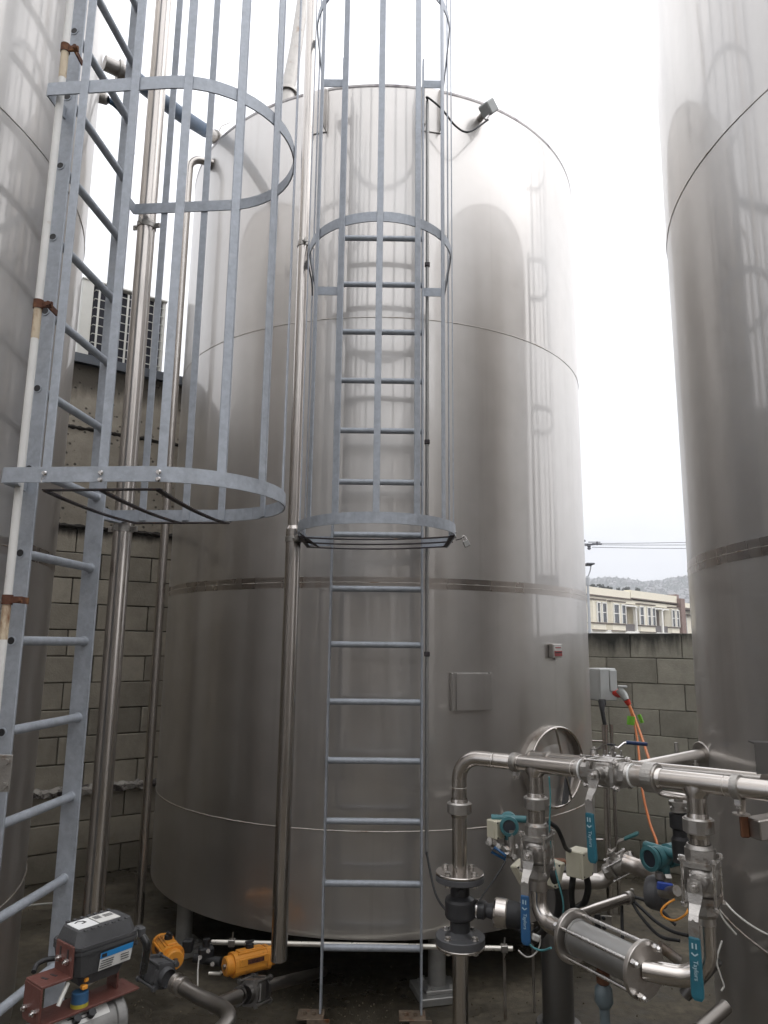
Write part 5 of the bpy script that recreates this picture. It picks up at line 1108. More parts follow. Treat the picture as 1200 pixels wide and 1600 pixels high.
# posts and gland
g = thing('steel_posts', 'pair of thin steel posts with rungs standing behind the main run', 'post', at(948, 1340, 5.45)*Vector((1, 1, 0)))  if False else None
pb = at(950, 1345, 5.5)
g = thing('steel_post', 'slim polished post carrying the switch box behind the main run', 'post', (pb.x, pb.y, 0))
mb = MB(); mb.tube([(pb.x, 5.5, 0.0), (at(944, 1112, 5.5).x, 5.5, at(944, 1132, 5.5).z)], 0.022, 16); mb.build('tube', 'pipe', g, world=True)
q0 = at(955, 1340, 5.5); mb = MB(); mb.tube([(q0.x+.045, 5.5, 0.0), (at(955, 1132, 5.5).x, 5.5, at(955, 1132, 5.5).z)], 0.013, 12); mb.build('thin_tube', 'pipe', g, world=True)
mb = MB(); mb.tube([at(940, 1096, 5.55), at(941, 1110, 5.5), at(945, 1133, 5.5)], [0.026, 0.016, 0.014], 10); mb.lathe([(0.026, 0), (0.028, -.03), (0.02, -.05)], 14, Matrix.Translation(at(941, 1093, 5.6))); mb.build('gland_cable', 'rubber', g, world=True)
mb = MB()
for py in (1158, 1312): a_ = at(922, py, 5.5); mb.tube([a_, Vector((at(942, py, 5.5).x, 5.5, a_.z))], 0.009, 8)
mb.build('cross_rung', 'pipe', g, world=True)
# small valve with flat blue lever above the horizontal valve
p = at(957, 1176, 3.3)
g = thing('lever_cock', 'small cock with long dark blue lever above the back pipe', 'valve', p)
mb = MB(); mb.lathe([(0, -.02), (0.016, -.02), (0.016, 0.0), (0.009, 0.0), (0.009, 0.03), (0, 0.03)], 16, Matrix.Translation(p)); mb.hexn(p+Vector((0, 0, 0.022)), (0, 0, 1), 0.012, 0.01); mb.box(p+Vector((0.0, 0, -0.018)), (0.09, 0.03, 0.014), None, 0.003)
for dx in (-0.035, 0.035): mb.cyl(p+Vector((dx, -0.01, -0.02)), p+Vector((dx, -0.01, 0.01)), 0.005, 8)
mb.build('cock_body', 'bolt', g, world=True)
mb = MB(); mb.tube([p+Vector((0.0, 0, 0.025)), at(966, 1169, 3.3), at(975, 1161, 3.3), at(982, 1160, 3.3)], 0.006, 8); mb.build('lever', 'bolt', g, world=True)
mb = MB(); mb.tube([at(978, 1160, 3.3), at(1011, 1163, 3.3)], 0.0085, 10); mb.build('lever_grip', 'navy', g, world=True)

# ---------- transmitters
def transmitter(label, m, s=1.0):
    g = thing('pressure_transmitter', label, 'transmitter', m @ Matrix.Scale(s, 4), 'teal pressure transmitters')
    mb = MB(); mb.lathe([(0, -0.055), (0.036, -0.055), (0.038, -0.050), (0.038, -0.022), (0.030, -0.018), (0.030, 0.018), (0.036, 0.022), (0.036, 0.045), (0, 0.048)], 28, Matrix.Rotation(PI/2, 4, 'X')); mb.cyl((-0.075, 0.0, 0.018), (0.075, 0, 0.018), 0.015, 16)
    mb.cyl((0, 0, -0.02), (0, 0, -0.07), 0.020, 18); hd = mb.build('head', 'teal', g)
    mb = MB(); mb.lathe([(0.040, 0.0), (0.040, 0.012), (0.028, 0.014), (0.026, 0.008)], 28, Matrix.Translation((0, -0.055, 0)) @ Matrix.Rotation(PI/2, 4, 'X')); mb.build('window_ring', 'teal', hd)
    mb = MB(); mb.lathe([(0.027, 0.009), (0.0, 0.009)], 24, Matrix.Translation((0, -0.055, 0)) @ Matrix.Rotation(PI/2, 4, 'X')); mb.build('display_glass', 'glass', hd)
    mb = MB(); mb.lathe([(0.022, -0.065), (0.022, -0.085), (0.030, -0.088), (0.030, -0.125), (0, -0.125)], 20); mb.box((0, 0, -0.105), (0.075, 0.055, 0.03), None, 0.004); mb.build('sensor_foot', 'cast', g)
    return g
pt = at(795, 1286, 3.05); transmitter('teal transmitter with square window left of the left branch', Matrix.Translation(pt) @ Matrix.Rotation(R(-8), 4, 'Z'), 0.92)
pt2 = at(1036, 1338, 2.75); transmitter('teal transmitter with round window behind the right branch', Matrix.Translation(pt2) @ Matrix.Rotation(R(-62), 4, 'Z'), 1.05)
def junction_box(label, m, size, mt='cream'):
    g = thing('junction_box', label, 'junction box', m, 'cream junction boxes')
    mb = MB(); mb.box((0, 0, 0), size, None, 0.003); b = mb.build('case', mt, g)
    mb = MB(); mb.box((0, -size[1]/2-0.006, 0), (size[0]*1.02, 0.014, size[2]*1.02), None, 0.004); mb.build('lid', mt, g)
    mb = MB()
    for sx in (-1, 1):
        for sz in (-1, 1): mb.cyl((sx*size[0]*.4, -size[1]/2-0.012, sz*size[2]*.41), (sx*size[0]*.4, -size[1]/2-0.0145, sz*size[2]*.41), 0.0035, 8)
    mb.build('lid_screw', 'ink', g); return g
junction_box('cream junction box left of the teal transmitter, by the left branch', Matrix.Translation(at(773, 1294, 3.05)) @ Matrix.Rotation(R(42), 4, 'Z'), (0.055, 0.04, 0.068))
junction_box('cream junction box right of the dull steel post', Matrix.Translation(at(903, 1347, 3.0)) @ Matrix.Rotation(R(48), 4, 'Z'), (0.085, 0.06, 0.095))
junction_box('small cream junction box partly hidden behind the dark blue lever', Matrix.Translation(at(815, 1362, 2.7)) @ Matrix.Rotation(R(-30), 4, 'Y') @ Matrix.Rotation(R(30), 4, 'Z'), (0.05, 0.03, 0.07))
junction_box('tilted cream junction box on the black hose beside the left upright valve', Matrix.Translation(at(867, 1364, 2.75)) @ Matrix.Rotation(R(14), 4, 'Y') @ Matrix.Rotation(R(-35), 4, 'Z'), (0.05, 0.03, 0.085))
# manifold with small blue lever under the left transmitter
p = at(782, 1326, 3.0)
g = thing('valve_manifold', 'small dirty valve manifold with blue lever below the cream box', 'manifold', p)
rng = random.Random(4); mb = MB(); mb.box(p, (0.075, 0.05, 0.035), Matrix.Rotation(R(25), 3, 'Y'), 0.004)
for k in range(7):
    a = p+Vector((-0.045+k*0.015, -0.02, 0.028-k*0.010)); mb.cyl(a, a+Vector((rng.uniform(-.02, .01), -0.02, rng.uniform(0, .03))), rng.uniform(.005, .010), 10); mb.hexn(a+Vector((0, -0.01, 0.01)), (rng.uniform(-1, 1), -1, .4), 0.011, 0.012)
mb.cyl(p+Vector((0.045, 0, 0.07)), p+Vector((0.045, 0, -0.03)), 0.014, 14); mb.build('manifold_block', 'cast', g, world=True)
mb = MB(); a, b = at(768, 1331, 2.95), at(790, 1343, 2.93); mb.tube([a, b, b+Vector((0.0, 0, 0.014)), a+Vector((0.012, 0, 0.016))], 0.0055, 8, closed=True); mb.build('blue_lever', 'bluesleeve', g, world=True)
# gauge with steel case
p = at(770, 1424, 2.66)
g = thing('level_gauge', 'round steel gauge on a black neck beside the black coupling', 'gauge', frame(p, (1, -0.30, -0.05)))
mb = MB(); mb.lathe([(0.030, -0.060), (0.030, -0.028), (0.022, -0.020), (0.026, 0.0)], 28); mb.build('neck', 'black', g)
mb = MB(); mb.lathe([(0.026, 0.0), (0.044, 0.006), (0.047, 0.012), (0.047, 0.046), (0.043, 0.050), (0.040, 0.050)], 36); mb.build('case', 'pipe', g)
mb = MB(); mb.lathe([(0.043, 0.050), (0.041, 0.085), (0.036, 0.098), (0, 0.10)], 32); mb.build('cap', 'rubber', g)
mb = MB(); mb.lathe([(0.0305, -0.056), (0.0325, -0.055), (0.0325, -0.050), (0.0305, -0.049)], 28); mb.build('locking_ring', 'bolt', g)
# dull steel post with domed rim
c = at(874, 1560, 3.95); X, Y = c.x, 3.98
g = thing('steel_post', 'thick dull steel post standing on the floor behind the strainer', 'post', (X, Y, 0))
mb = MB(); mb.lathe([(0.078, 0.0), (0.078, 0.735), (0.070, 0.75), (0.0, 0.755)], 40); mb.build('column', 'darkpost', g)
mb = MB(); flange(mb, I4, 0.11, 0.012); mb.build('foot_plate', 'darkpost', g)
mb = MB(); mb.box((0.02, -0.02, 0.765), (0.07, 0.05, 0.02), None, 0.004); mb.build('top_lug', 'hazel', g)
# black hoses and thin cables round the left branch
def cable(label, pts, r, m='rubber', cat='cable', name='cable', group=None):
    mb = MB(); mb.tube(smoothpath(pts), r, 10); return tag(mb.build(name, m), label, cat, group)
cable('thick black hose looping from the tilted cream box behind the left bend', [at(858, 1345, 2.75), at(866, 1372, 2.72), at(874, 1400, 2.8), at(870, 1432, 2.85), at(855, 1450, 3.0), at(835, 1470, 3.2)], 0.014, name='black_hose', cat='hose')
cable('thin teal cable dropping in front of the dull steel post', [at(858, 1214, 2.6), at(860, 1250, 2.62), at(859, 1300, 2.65), at(868, 1360, 2.68), at(880, 1410, 2.7), at(878, 1440, 2.75), at(873, 1470, 2.8)], 0.0028, 'tealcable')
cable('black hose hanging from the cream box on the dull post, left of its pair', [at(896, 1366, 3.0), at(893, 1395, 3.05), at(896, 1420, 3.1), at(905, 1435, 3.1)], 0.012, name='black_hose', cat='hose')
cable('black hose curving down from the cream box to the floor, right of its pair', [at(915, 1364, 3.0), at(919, 1388, 3.05), at(912, 1412, 3.1), at(897, 1425, 3.15), at(885, 1440, 3.3)], 0.013, name='black_hose', cat='hose')
cable('pale teal cable looping under the left bend', [at(823, 1468, 2.75), at(832, 1480, 2.75), at(847, 1485, 2.75), at(861, 1481, 2.7)], 0.0035, 'tealcable')
cable('pale cable sagging in a loop left of the strainer', [at(810, 1485, 2.9), at(822, 1495, 2.85), at(834, 1492, 2.85), at(843, 1478, 2.85), at(844, 1462, 2.85)], 0.003, 'whitecable')
cable('thin black cable curving below the coupling gauge', [at(790, 1440, 2.7), at(806, 1452, 2.8), at(826, 1458, 2.9), at(840, 1448, 2.9)], 0.003)
cable('thin black cable from the transmitter down to the gauge', [at(790, 1345, 2.9), at(775, 1370, 2.85), at(755, 1398, 2.75), at(748, 1412, 2.7)], 0.003)
cable('bundle of black cable behind the left upright valve, arching to the post', [at(858, 1285, 2.7), at(870, 1294, 2.75), at(878, 1310, 2.8), at(884, 1325, 2.9), at(892, 1330, 3.0)], 0.008)
mb = MB(); p = at(837, 1465, 2.85); mb.box(p, (0.026, 0.02, 0.02), Matrix.Rotation(R(20), 3, 'Y'), 0.003); tag(mb.build('cable_connector', 'label'), 'small pale connector block left of the bend', 'connector')

# ---------- lower rear pipework on the right
YB = 3.35
a, b, c_, d = at(893, 1377, YB), at(940, 1377, YB), at(962, 1360, YB-0.05), at(1040, 1366, YB-0.2)
g = thing('rear_pipe', 'dull elbowed pipe low behind the main run, left of the small teal-levered valve', 'pipe', a)
mb = MB(); mb.tube(fillet([a-Vector((.12, 0, 0)), b, at(957, 1362, YB)], 0.05), 0.032, 24); mb.build('tube', 'pipe_dull', g, world=True)
vc = at(968, 1352, YB-0.05)
ax = Vector((0.80, -0.35, 0.55))
ball_valve('small valve low at the back with teal lever tilted up to the right', vc, ax, (-0.35, -0.15, 1), 12, 0.80, 'tealdark', words='', lever_len=0.20)
g = thing('rear_pipe', 'dull bent pipe right of the small teal-levered valve', 'pipe', d)
mb = MB(); mb.tube(fillet([at(974, 1347, YB-0.08), at(1002, 1357, YB-0.12), at(1038, 1372, YB-0.3)], 0.12), 0.033, 24); mb.lathe([(0.034, -0.004), (0.043, 0), (0.043, 0.016), (0.034, 0.018)], 24, frame(at(1034, 1370, YB-0.29), (1, -0.6, -0.3))); mb.build('tube', 'pipe_dull', g, world=True)
g = thing('rear_pipe', 'thin pipe furthest back, rising behind the small teal-levered valve', 'pipe', at(1000, 1350, 3.9))
mb = MB(); mb.tube(fillet([at(988, 1360, 4.0), at(1008, 1346, 3.95), at(1030, 1344, 3.9)], 0.06), 0.026, 20); mb.build('tube', 'pipe_dull', g, world=True)
a, b = at(893, 1432, 2.75), at(984, 1402, 3.0)
g = thing('slanting_pipe', 'slim polished pipe slanting up behind the strainer to a collar', 'pipe', a)
mb = MB(); mb.tube([a, b], 0.0175, 20); mb.build('tube', 'pipe', g, world=True)
mb = MB(); dv = (b-a).normalized(); mb.lathe([(0.018, -0.025), (0.023, -0.025), (0.023, 0.0), (0.0, 0.0)], 20, frame(b, dv)); mb.cyl(b+Vector((0.01, 0, -0.01)), b+Vector((0.01, 0, 0.03)), 0.006, 8); mb.build('collar', 'cast', g, world=True)
for k, pts in enumerate(([(986, 1400), (1010, 1408), (1035, 1424), (1055, 1445)], [(986, 1404), (1005, 1422), (1025, 1440), (1050, 1455), (1075, 1462)], [(971, 1410), (972, 1440), (973, 1480)], [(984, 1402), (1000, 1430), (1030, 1462), (1062, 1470)])):
    cable(['upper black cable fanning out of the collar to the right', 'middle black cable fanning out of the collar to the right', 'black cable dropping straight down from the slanting pipe', 'lowest black cable fanning out of the collar to the right'][k], [at(x, y, 3.0-0.05*i) for i, (x, y) in enumerate(pts)], 0.006, group='black cables below the collar')
# limit plate
p = at(947, 1441, 3.2); g = thing('hinge_plate', 'small bright plate with two screws behind the strainer', 'plate', p)
mb = MB(); mb.box(p, (0.045, 0.006, 0.05), Matrix.Rotation(R(5), 3, 'Y'), 0.001); mb.build('plate', 'cast', g, world=True)
mb = MB(); mb.box(p+Vector((-0.035, 0.0, 0.0)), (0.022, 0.02, 0.07), None, 0.004)
for dz in (-.018, .018): mb.cyl(p+Vector((-0.012, -0.003, dz)), p+Vector((-0.012, -0.014, dz)), 0.007, 10)
mb.build('screw', 'rubber', g, world=True)
# filter regulator behind the right tee
p = at(1056, 1290, 2.5)
g = thing('filter_regulator', 'black filter regulator with steel ring handle behind the right tee', 'regulator', p)
mb = MB(); m_ = Matrix.Translation(at(1054, 1243, 2.5)) @ Matrix.Rotation(R(6), 4, 'Y'); n = 28; mb.tube([m_ @ Vector((0.048*math.cos(2*PI*i/n), 0.030*math.sin(2*PI*i/n), 0)) for i in range(n)], 0.0065, 10, closed=True); mb.build('ring_handle', 'pipe', g, world=True)
mb = MB()
for k, (py, r_) in enumerate(((1250, .014), (1255, .030), (1260, .020), (1265, .026))): q_ = at(1060, py, 2.5); mb.lathe([(0, -.006), (r_, -.006), (r_, .006), (0, .006)], 20, Matrix.Translation(q_))
mb.build('bonnet', 'cast', g, world=True)
mb = MB(); q_ = at(1062, 1296, 2.5); mb.lathe([(0, -.10), (0.026, -.10), (0.028, -.03), (0.022, -.02), (0.022, 0.0), (0.030, 0.006), (0.030, 0.05), (0, 0.055)], 22, Matrix.Translation(q_)); mb.build('bowl', 'rubber', g, world=True)
# small dark pump head with blue band under the right transmitter
p = at(1026, 1395, 2.75)
g = thing('pump_head', 'dark rounded pump head with blue band under the right transmitter', 'pump', p)
mb = MB(); mb.lathe([(0, -.03), (0.05, -.03), (0.056, -.015), (0.056, .01), (0.045, .03), (0, .035)], 28, frame(p, (0.75, -0.6, 0))); mb.build('pump_casing', 'greyiron', g, world=True)
mb = MB(); q_ = at(1039, 1385, 2.65); mb.box(q_, (0.055, 0.012, 0.026), Matrix.Rotation(R(8), 3, 'Y'), 0.004); mb.build('blue_band', 'royal', g, world=True)
mb = MB(); mb.tube([at(1034, 1395, 2.68), at(1058, 1392, 2.6)], 0.017, 16); mb.hexn(at(1030, 1368, 2.7), (0, 0, 1), .014, .02); mb.hexn(at(1043, 1372, 2.7), (1, 0, 0), .014, .02); mb.build('pump_shaft', 'cast', g, world=True)
cable('bright orange cable looping beside the teal lever of the right branch', [at(1054, 1405, 2.6), at(1040, 1414, 2.6), at(1033, 1424, 2.6), at(1038, 1433, 2.6), at(1054, 1438, 2.55), at(1070, 1430, 2.5), at(1076, 1420, 2.5)], 0.0035, 'orange')
cable('pale cable running down across the right tank, right of its pair', [at(1128, 1404, 2.3), at(1150, 1428, 2.25), at(1180, 1450, 2.2), at(1215, 1468, 2.15)], 0.003, 'whitecable', group='pale cables by the right tank')
cable('pale cable running down across the right tank, left of its pair', [at(1118, 1409, 2.3), at(1130, 1436, 2.3), at(1150, 1460, 2.3)], 0.003, 'whitecable', group='pale cables by the right tank')
cable('thick pale cable curling down beside the return bend', [at(1128, 1470, 2.3), at(1120, 1500, 2.3), at(1126, 1525, 2.3), at(1131, 1540, 2.3), at(1127, 1548, 2.3)], 0.0026, 'whitecable')
simple_pipe('floor_pipe', 'dull pipe rising to the right behind the return bend', 'pipe', [at(1030, 1478, 2.6), at(1060, 1500, 2.6)], 0.017, 'pipe_dull')
simple_pipe('floor_pipe', 'dark pipe slanting up right of the return bend', 'pipe', [at(1070, 1555, 2.55), at(1120, 1498, 2.5)], 0.020, 'darkpost')
simple_pipe('floor_pipe', 'dull pipe slanting across the bottom right corner', 'pipe', [at(1092, 1610, 2.4), at(1135, 1572, 2.45)], 0.020, 'tarnish')
mb = MB(); p = at(1085, 1538, 2.35); mb.hexn(p, (0, 0, 1), 0.016, 0.022); mb.cyl(p-Vector((0, 0, .03)), p+Vector((0, 0, .03)), 0.008, 10); tag(mb.build('tail_nut', 'cast'), 'lone nut and stud under the return bend', 'nut')

# ---------- thin rod along the foot of the middle tank
ra, rb = at(331, 1472, 4.12), at(801, 1482, 4.02)
g = thing('guard_rail', 'thin bright rod running level in front of the tank legs', 'rail', ra)
mb = MB(); mb.tube([ra, rb], 0.0125, 16); mb.build('rod', 'whiterod', g, world=True)
for px in (363, 788):
    t_ = (px-331)/(801-331); p = lerp(ra, rb, t_); mb = MB(); mb.box(p, (0.034, 0.036, 0.034), None, 0.003); mb.cyl(p+Vector((0, 0, 0)), p+Vector((0.004, 0, 0.05)), 0.004, 8); mb.build('rod_clip', 'cast', g, world=True)
    if px > 700: mb = MB(); mb.cyl((p.x, p.y, 0.0), (p.x, p.y, p.z), 0.008, 10); mb.build('rod_support', 'pipe_dull', g, world=True)
simple_pipe('rod_support', 'thin dark upright under the pale cable left of the dull post', 'rod', [(at(833, 1500, 4.1).x, 4.1, 0), (at(833, 1500, 4.1).x, 4.1, 0.42)], 0.007, 'pipe_dull')

# ================================================================== ORANGE ACTUATORS ON THE FLOOR
def pneumatic(label, m, badge=True):
    g = thing('pneumatic_actuator', label, 'actuator', m, 'orange pneumatic actuators')
    mb = MB(); r0 = 0.050; n = 20
    prof = []
    for k in range(n): a = 2*PI*k/n; prof.append((0.050*math.copysign(abs(math.cos(a))**.7, math.cos(a)), 0.052*math.copysign(abs(math.sin(a))**.7, math.sin(a))))
    mx = Matrix.Rotation(PI/2, 4, 'Y'); mb.prism(prof, -0.075, 0.075, mx)
    mb.box((0, 0, 0.050), (0.13, 0.050, 0.014), None, 0.003); mb.box((0, -0.050, 0.012), (0.15, 0.008, 0.034), None, 0.002); mb.box((0, -0.030, 0.047), (0.15, 0.010, 0.010), None, 0.002); b = mb.build('cylinder', 'orange', g)
    for q in (-1, 1):
        mb = MB(); mb.prism([(x*1.06, y*1.06) for x, y in prof], q*0.085-0.010, q*0.085+0.010, mx); mb.lathe([(0.044, 0.0), (0.044, 0.034), (0.039, 0.040), (0.016, 0.040), (0.016, 0.036), (0, 0.036)], 28, Matrix.Translation((q*0.09, 0, 0)) @ Matrix.Rotation(q*PI/2, 4, 'Y')); ec = mb.build('end_cap', 'orange', g)
        mb = MB(); mb.hexn((q*0.131, 0, 0), (1, 0, 0), 0.012, 0.012); mb.build('adjuster', 'cast', ec)
    mb = MB(); mb.lathe([(0.020, 0), (0.020, 0.018), (0.013, 0.022), (0.013, 0.03), (0, 0.03)], 20, Matrix.Translation((-0.0, 0, 0.057))); mb.box((0, 0, 0.085), (0.045, 0.016, 0.010), None, 0.003); mb.build('position_knob', 'rubber', g)
    if badge:
        mb = MB(); mb.box((0.01, -0.0555, 0.012), (0.085, 0.002, 0.020)); bd_ = mb.build('badge', 'badge', g)
    mb = MB(); mb.cyl((0, 0, -0.05), (0, 0, -0.12), 0.022, 16); mb.box((0, 0, -0.062), (0.07, 0.05, 0.012), None, 0.002); mb.build('mount', 'greyiron', g)
    return g
p2 = at(390, 1501, 3.90); pneumatic('orange actuator with dark badge in front of the foot of the down pipe', Matrix.Translation(p2) @ Matrix.Rotation(R(34), 4, 'Z') @ Matrix.Rotation(R(-6), 4, 'X'))
p1 = at(262, 1486, 3.95); pneumatic('orange actuator showing its round end, right of the charcoal actuator box', Matrix.Translation(p1) @ Matrix.Rotation(R(-58), 4, 'Z'))
# floor pipes with valve bodies below the actuators
def valve_body(mb, c, ax, s=1.0):
    m = frame(c, ax, (0, -0.3, -1)) @ Matrix.Scale(s, 4); mb.x = m; mb.box((0, 0, 0), (0.09, 0.09, 0.07), None, 0.012)
    for q in (-1, 1): mb.prism([(0.055*math.cos(PI/4*k+PI/8), 0.055*math.sin(PI/4*k+PI/8)) for k in range(8)], q*0.05-0.008, q*0.05+0.008); mb.lathe([(0.04, q*0.05), (0.036, q*0.085)][::q], 24)
    for sx in (-1, 1):
        for sy in (-1, 1): tie_bolt(mb, sx*.044, sy*.044, -0.068, 0.068, .006)
    mb.x = I4
fa, fb, fc, fd = at(226, 1496, 3.45), at(272, 1534, 3.15), at(352, 1583, 2.95), at(318, 1625, 2.6)
g = thing('floor_pipe', 'dull floor pipe with dark valve body curving out at the bottom left', 'pipe', fb)
mb = MB(); mb.tube(smoothpath([fb, lerp(fb, fc, .45), at(330, 1566, 3.0), at(352, 1579, 2.92), at(357, 1592, 2.86), at(346, 1608, 2.8), at(318, 1632, 2.7)], 8), 0.0275, 24); mb.build('tube', 'tarnish', g, world=True)
mb = MB(); mb.lathe([(0.029, -0.03), (0.036, -0.03), (0.036, -0.01), (0.029, -0.01), (0.029, 0.012), (0.036, 0.012), (0.036, 0.026), (0.028, 0.026)], 24, frame(lerp(fb, fc, 0.12), fc-fb)); mb.build('union', 'pipe_dull', g, world=True)
mb = MB(); valve_body(mb, at(246, 1518, 3.3), fc-fb, 0.95); mb.build('valve_body', 'greyiron', g, world=True)
ga, gb, gc = at(336, 1571, 3.3), at(400, 1545, 3.6), at(505, 1518, 4.4)
g = thing('floor_pipe', 'dull floor pipe with bolted valve body running under the middle tank', 'pipe', ga)
mb = MB(); mb.tube([ga-(gb-ga)*.05, lerp(ga, gb, .55)], 0.0275, 24); mb.tube([gb, gc], 0.026, 24); mb.build('tube', 'tarnish', g, world=True)
mb = MB(); valve_body(mb, at(398, 1548, 3.55), gb-ga, 1.0); mb.lathe([(0.03, -.01), (0.037, -.01), (0.037, .008), (0.03, .008)], 24, frame(lerp(ga, gb, .6), gb-ga)); mb.build('valve_body', 'castdark', g, world=True)
# black solenoid cluster between the actuators
p = at(322, 1490, 4.05); g = thing('solenoid_valve', 'dark solenoid valve cluster between the two orange actuators', 'solenoid', p)
mb = MB(); mb.box(p, (0.075, 0.06, 0.07), Matrix.Rotation(R(20), 3, 'Z'), 0.008); mb.cyl(p+Vector((-0.06, 0, -0.02)), p+Vector((0.08, -.02, -0.03)), 0.022, 14); mb.cyl(p+Vector((0, 0, .03)), p+Vector((0, 0, .07)), 0.018, 14); mb.box(p+Vector((-.10, .02, .03)), (0.05, .05, .06), None, .006); mb.build('coil_body', 'rubber', g, world=True)
for dx, dz in ((-.02, .0), (.02, .03), (.045, -.03)):
    mb = MB(); mb.hexn(p+Vector((dx, -0.045, dz)), (0.2, -1, .3), 0.011, 0.014); mb.build('fitting', 'bolt', g, world=True)
cable('thin bright cable arching from the rod end down between the orange actuators', [at(328, 1474, 4.1), at(318, 1482, 4.05), at(311, 1498, 4.0), at(309, 1520, 3.9), at(309, 1540, 3.8)], 0.004, 'whitecable')
mb = MB(); p = at(326, 1521, 3.8); mb.tube([p, p+Vector((0.055, 0, 0.0)), p+Vector((0.06, 0, 0.008))], 0.008, 10); tag(mb.build('pipe_stub', 'whiterod'), 'tiny bright pipe stub between the orange actuators', 'stub')
cable('thin cable lying on the floor behind the left ladder foot', [at(38, 1416, 4.6), at(60, 1413, 4.62), at(85, 1411, 4.6)], 0.005, 'whitecable')

# ================================================================== CHARCOAL ELECTRIC ACTUATOR, BOTTOM LEFT
AM = Matrix.Translation(at(150, 1468, 1.98)) @ Matrix.Rotation(R(51), 4, 'Z') @ Matrix.Scale(0.92, 4)
g = thing('electric_actuator', 'charcoal electric valve actuator with white labels on its lid, bottom left', 'actuator', AM)
def taper_box(mb, x, y, z0, z1, b, tx, ty):
    def oct_(hx, hy, c_, z): return [(-hx+c_, -hy, z), (hx-c_, -hy, z), (hx, -hy+c_, z), (hx, hy-c_, z), (hx-c_, hy, z), (-hx+c_, hy, z), (-hx, hy-c_, z), (-hx, -hy+c_, z)]
    vs = oct_(x, y, b, z0)+oct_(tx, ty, b, z1); mb.add(vs, [tuple(range(8))[::-1], tuple(range(8, 16))] + [(i, (i+1) % 8, 8+(i+1) % 8, 8+i) for i in range(8)])
mb = MB(); taper_box(mb, 0.082, 0.057, -0.058, -0.004, 0.012, 0.090, 0.064); taper_box(mb, 0.058, 0.040, -0.088, -0.058, 0.01, 0.070, 0.048); mb.build('lower_case', 'charcoal', g)
mb = MB(); taper_box(mb, 0.093, 0.067, -0.004, 0.006, 0.014, 0.093, 0.067); taper_box(mb, 0.093, 0.067, 0.0075, 0.016, 0.014, 0.093, 0.067); mb.build('joint_flange', 'charcoal', g)
mb = MB(); taper_box(mb, 0.088, 0.062, 0.016, 0.048, 0.016, 0.078, 0.052); 
for i in range(7):
    for sy in (-1, 1): mb.box((-0.060+i*0.020, sy*0.047, 0.0495), (0.009, 0.010, 0.005), None, 0.001)
ld = mb.build('lid', 'charcoal', g)
mb = MB(); mb.box((-0.040, 0.004, 0.0492), (0.058, 0.062, 0.0016)); mb.build('lid_label', 'labelw', ld); 
mb = MB(); mb.box((0.024, 0.006, 0.0492), (0.062, 0.060, 0.0016)); mb.build('lid_label', 'label', ld)
mb = MB()
for i in range(4): mb.box((0.008, 0.026-i*0.006, 0.0505), (0.020, 0.0022, 0.0006))
for i in range(3): mb.box((0.038, 0.020-i*0.007, 0.0505), (0.026, 0.003, 0.0006))
mb.build('lid_print', 'ink', ld)
mb = MB(); a0_ = Vector((-0.042, 0.010, 0.0506)); pts = [(-0.012, 0.010), (-0.002, 0.016), (0.010, 0.010), (0.012, -0.002), (0.0, -0.006)]
for (x0, y0), (x1, y1) in zip(pts[:-1], pts[1:]):
    ang = math.atan2(y1-y0, x1-x0); mb.box((a0_.x+(x0+x1)/2, a0_.y+(y0+y1)/2, a0_.z), (math.hypot(x1-x0, y1-y0)+0.002, 0.004, 0.0006), Matrix.Rotation(ang, 3, 'Z'))
mb.build('lid_mark', 'ink', ld)
mb = MB(); mb.add([(-0.025, -0.0625, -0.055), (0.070, -0.0610, -0.054), (0.074, -0.0655, -0.010), (-0.022, -0.0655, -0.012)], [(0, 1, 2, 3)]); mb.x = Matrix.Translation((0, -0.001, 0)); mb.build('side_label', 'label', g)
mb = MB(); mb.add([(-0.0235, -0.0660, -0.026), (0.0725, -0.0655, -0.024), (0.074, -0.0668, -0.0095), (-0.022, -0.0668, -0.0115)], [(0, 1, 2, 3)]); mb.build('blue_header', 'labelblue', g)
mb = MB()
for i in range(4): mb.box((0.0-0.002*i, -0.0655, -0.032-0.0055*i), (0.036, 0.001, 0.0016))
for i in range(3): mb.box((0.05, -0.0658, -0.032-0.006*i), (0.024, 0.001, 0.0016))
mb.box((-0.012, -0.0672, -0.0185), (0.014, 0.001, 0.008)); mb.build('label_print', 'labelw', g) if False else mb.build('label_print', 'ink', g)
mb = MB(); mb.cyl((0.09, -0.01, -0.015), (0.115, -0.01, -0.015), 0.014, 8); mb.build('cable_gland', 'alu', g)
mb = MB(); mb.box((0.130, -0.01, -0.012), (0.022, 0.03, 0.026), None, 0.004); mb.tube([(0.112, -0.012, -0.036), (0.118, -0.02, -0.036)], 0.006, 10); mb.build('elbow_plug', 'charcoal', g)
# black loop hose by the gland
cable('glossy black hose end bent down beside the charcoal actuator', [at(222, 1462, 1.88), at(229, 1476, 1.88), at(228, 1495, 1.9), at(224, 1518, 1.92)], 0.009, 'glossblack', 'hose', 'black_hose')
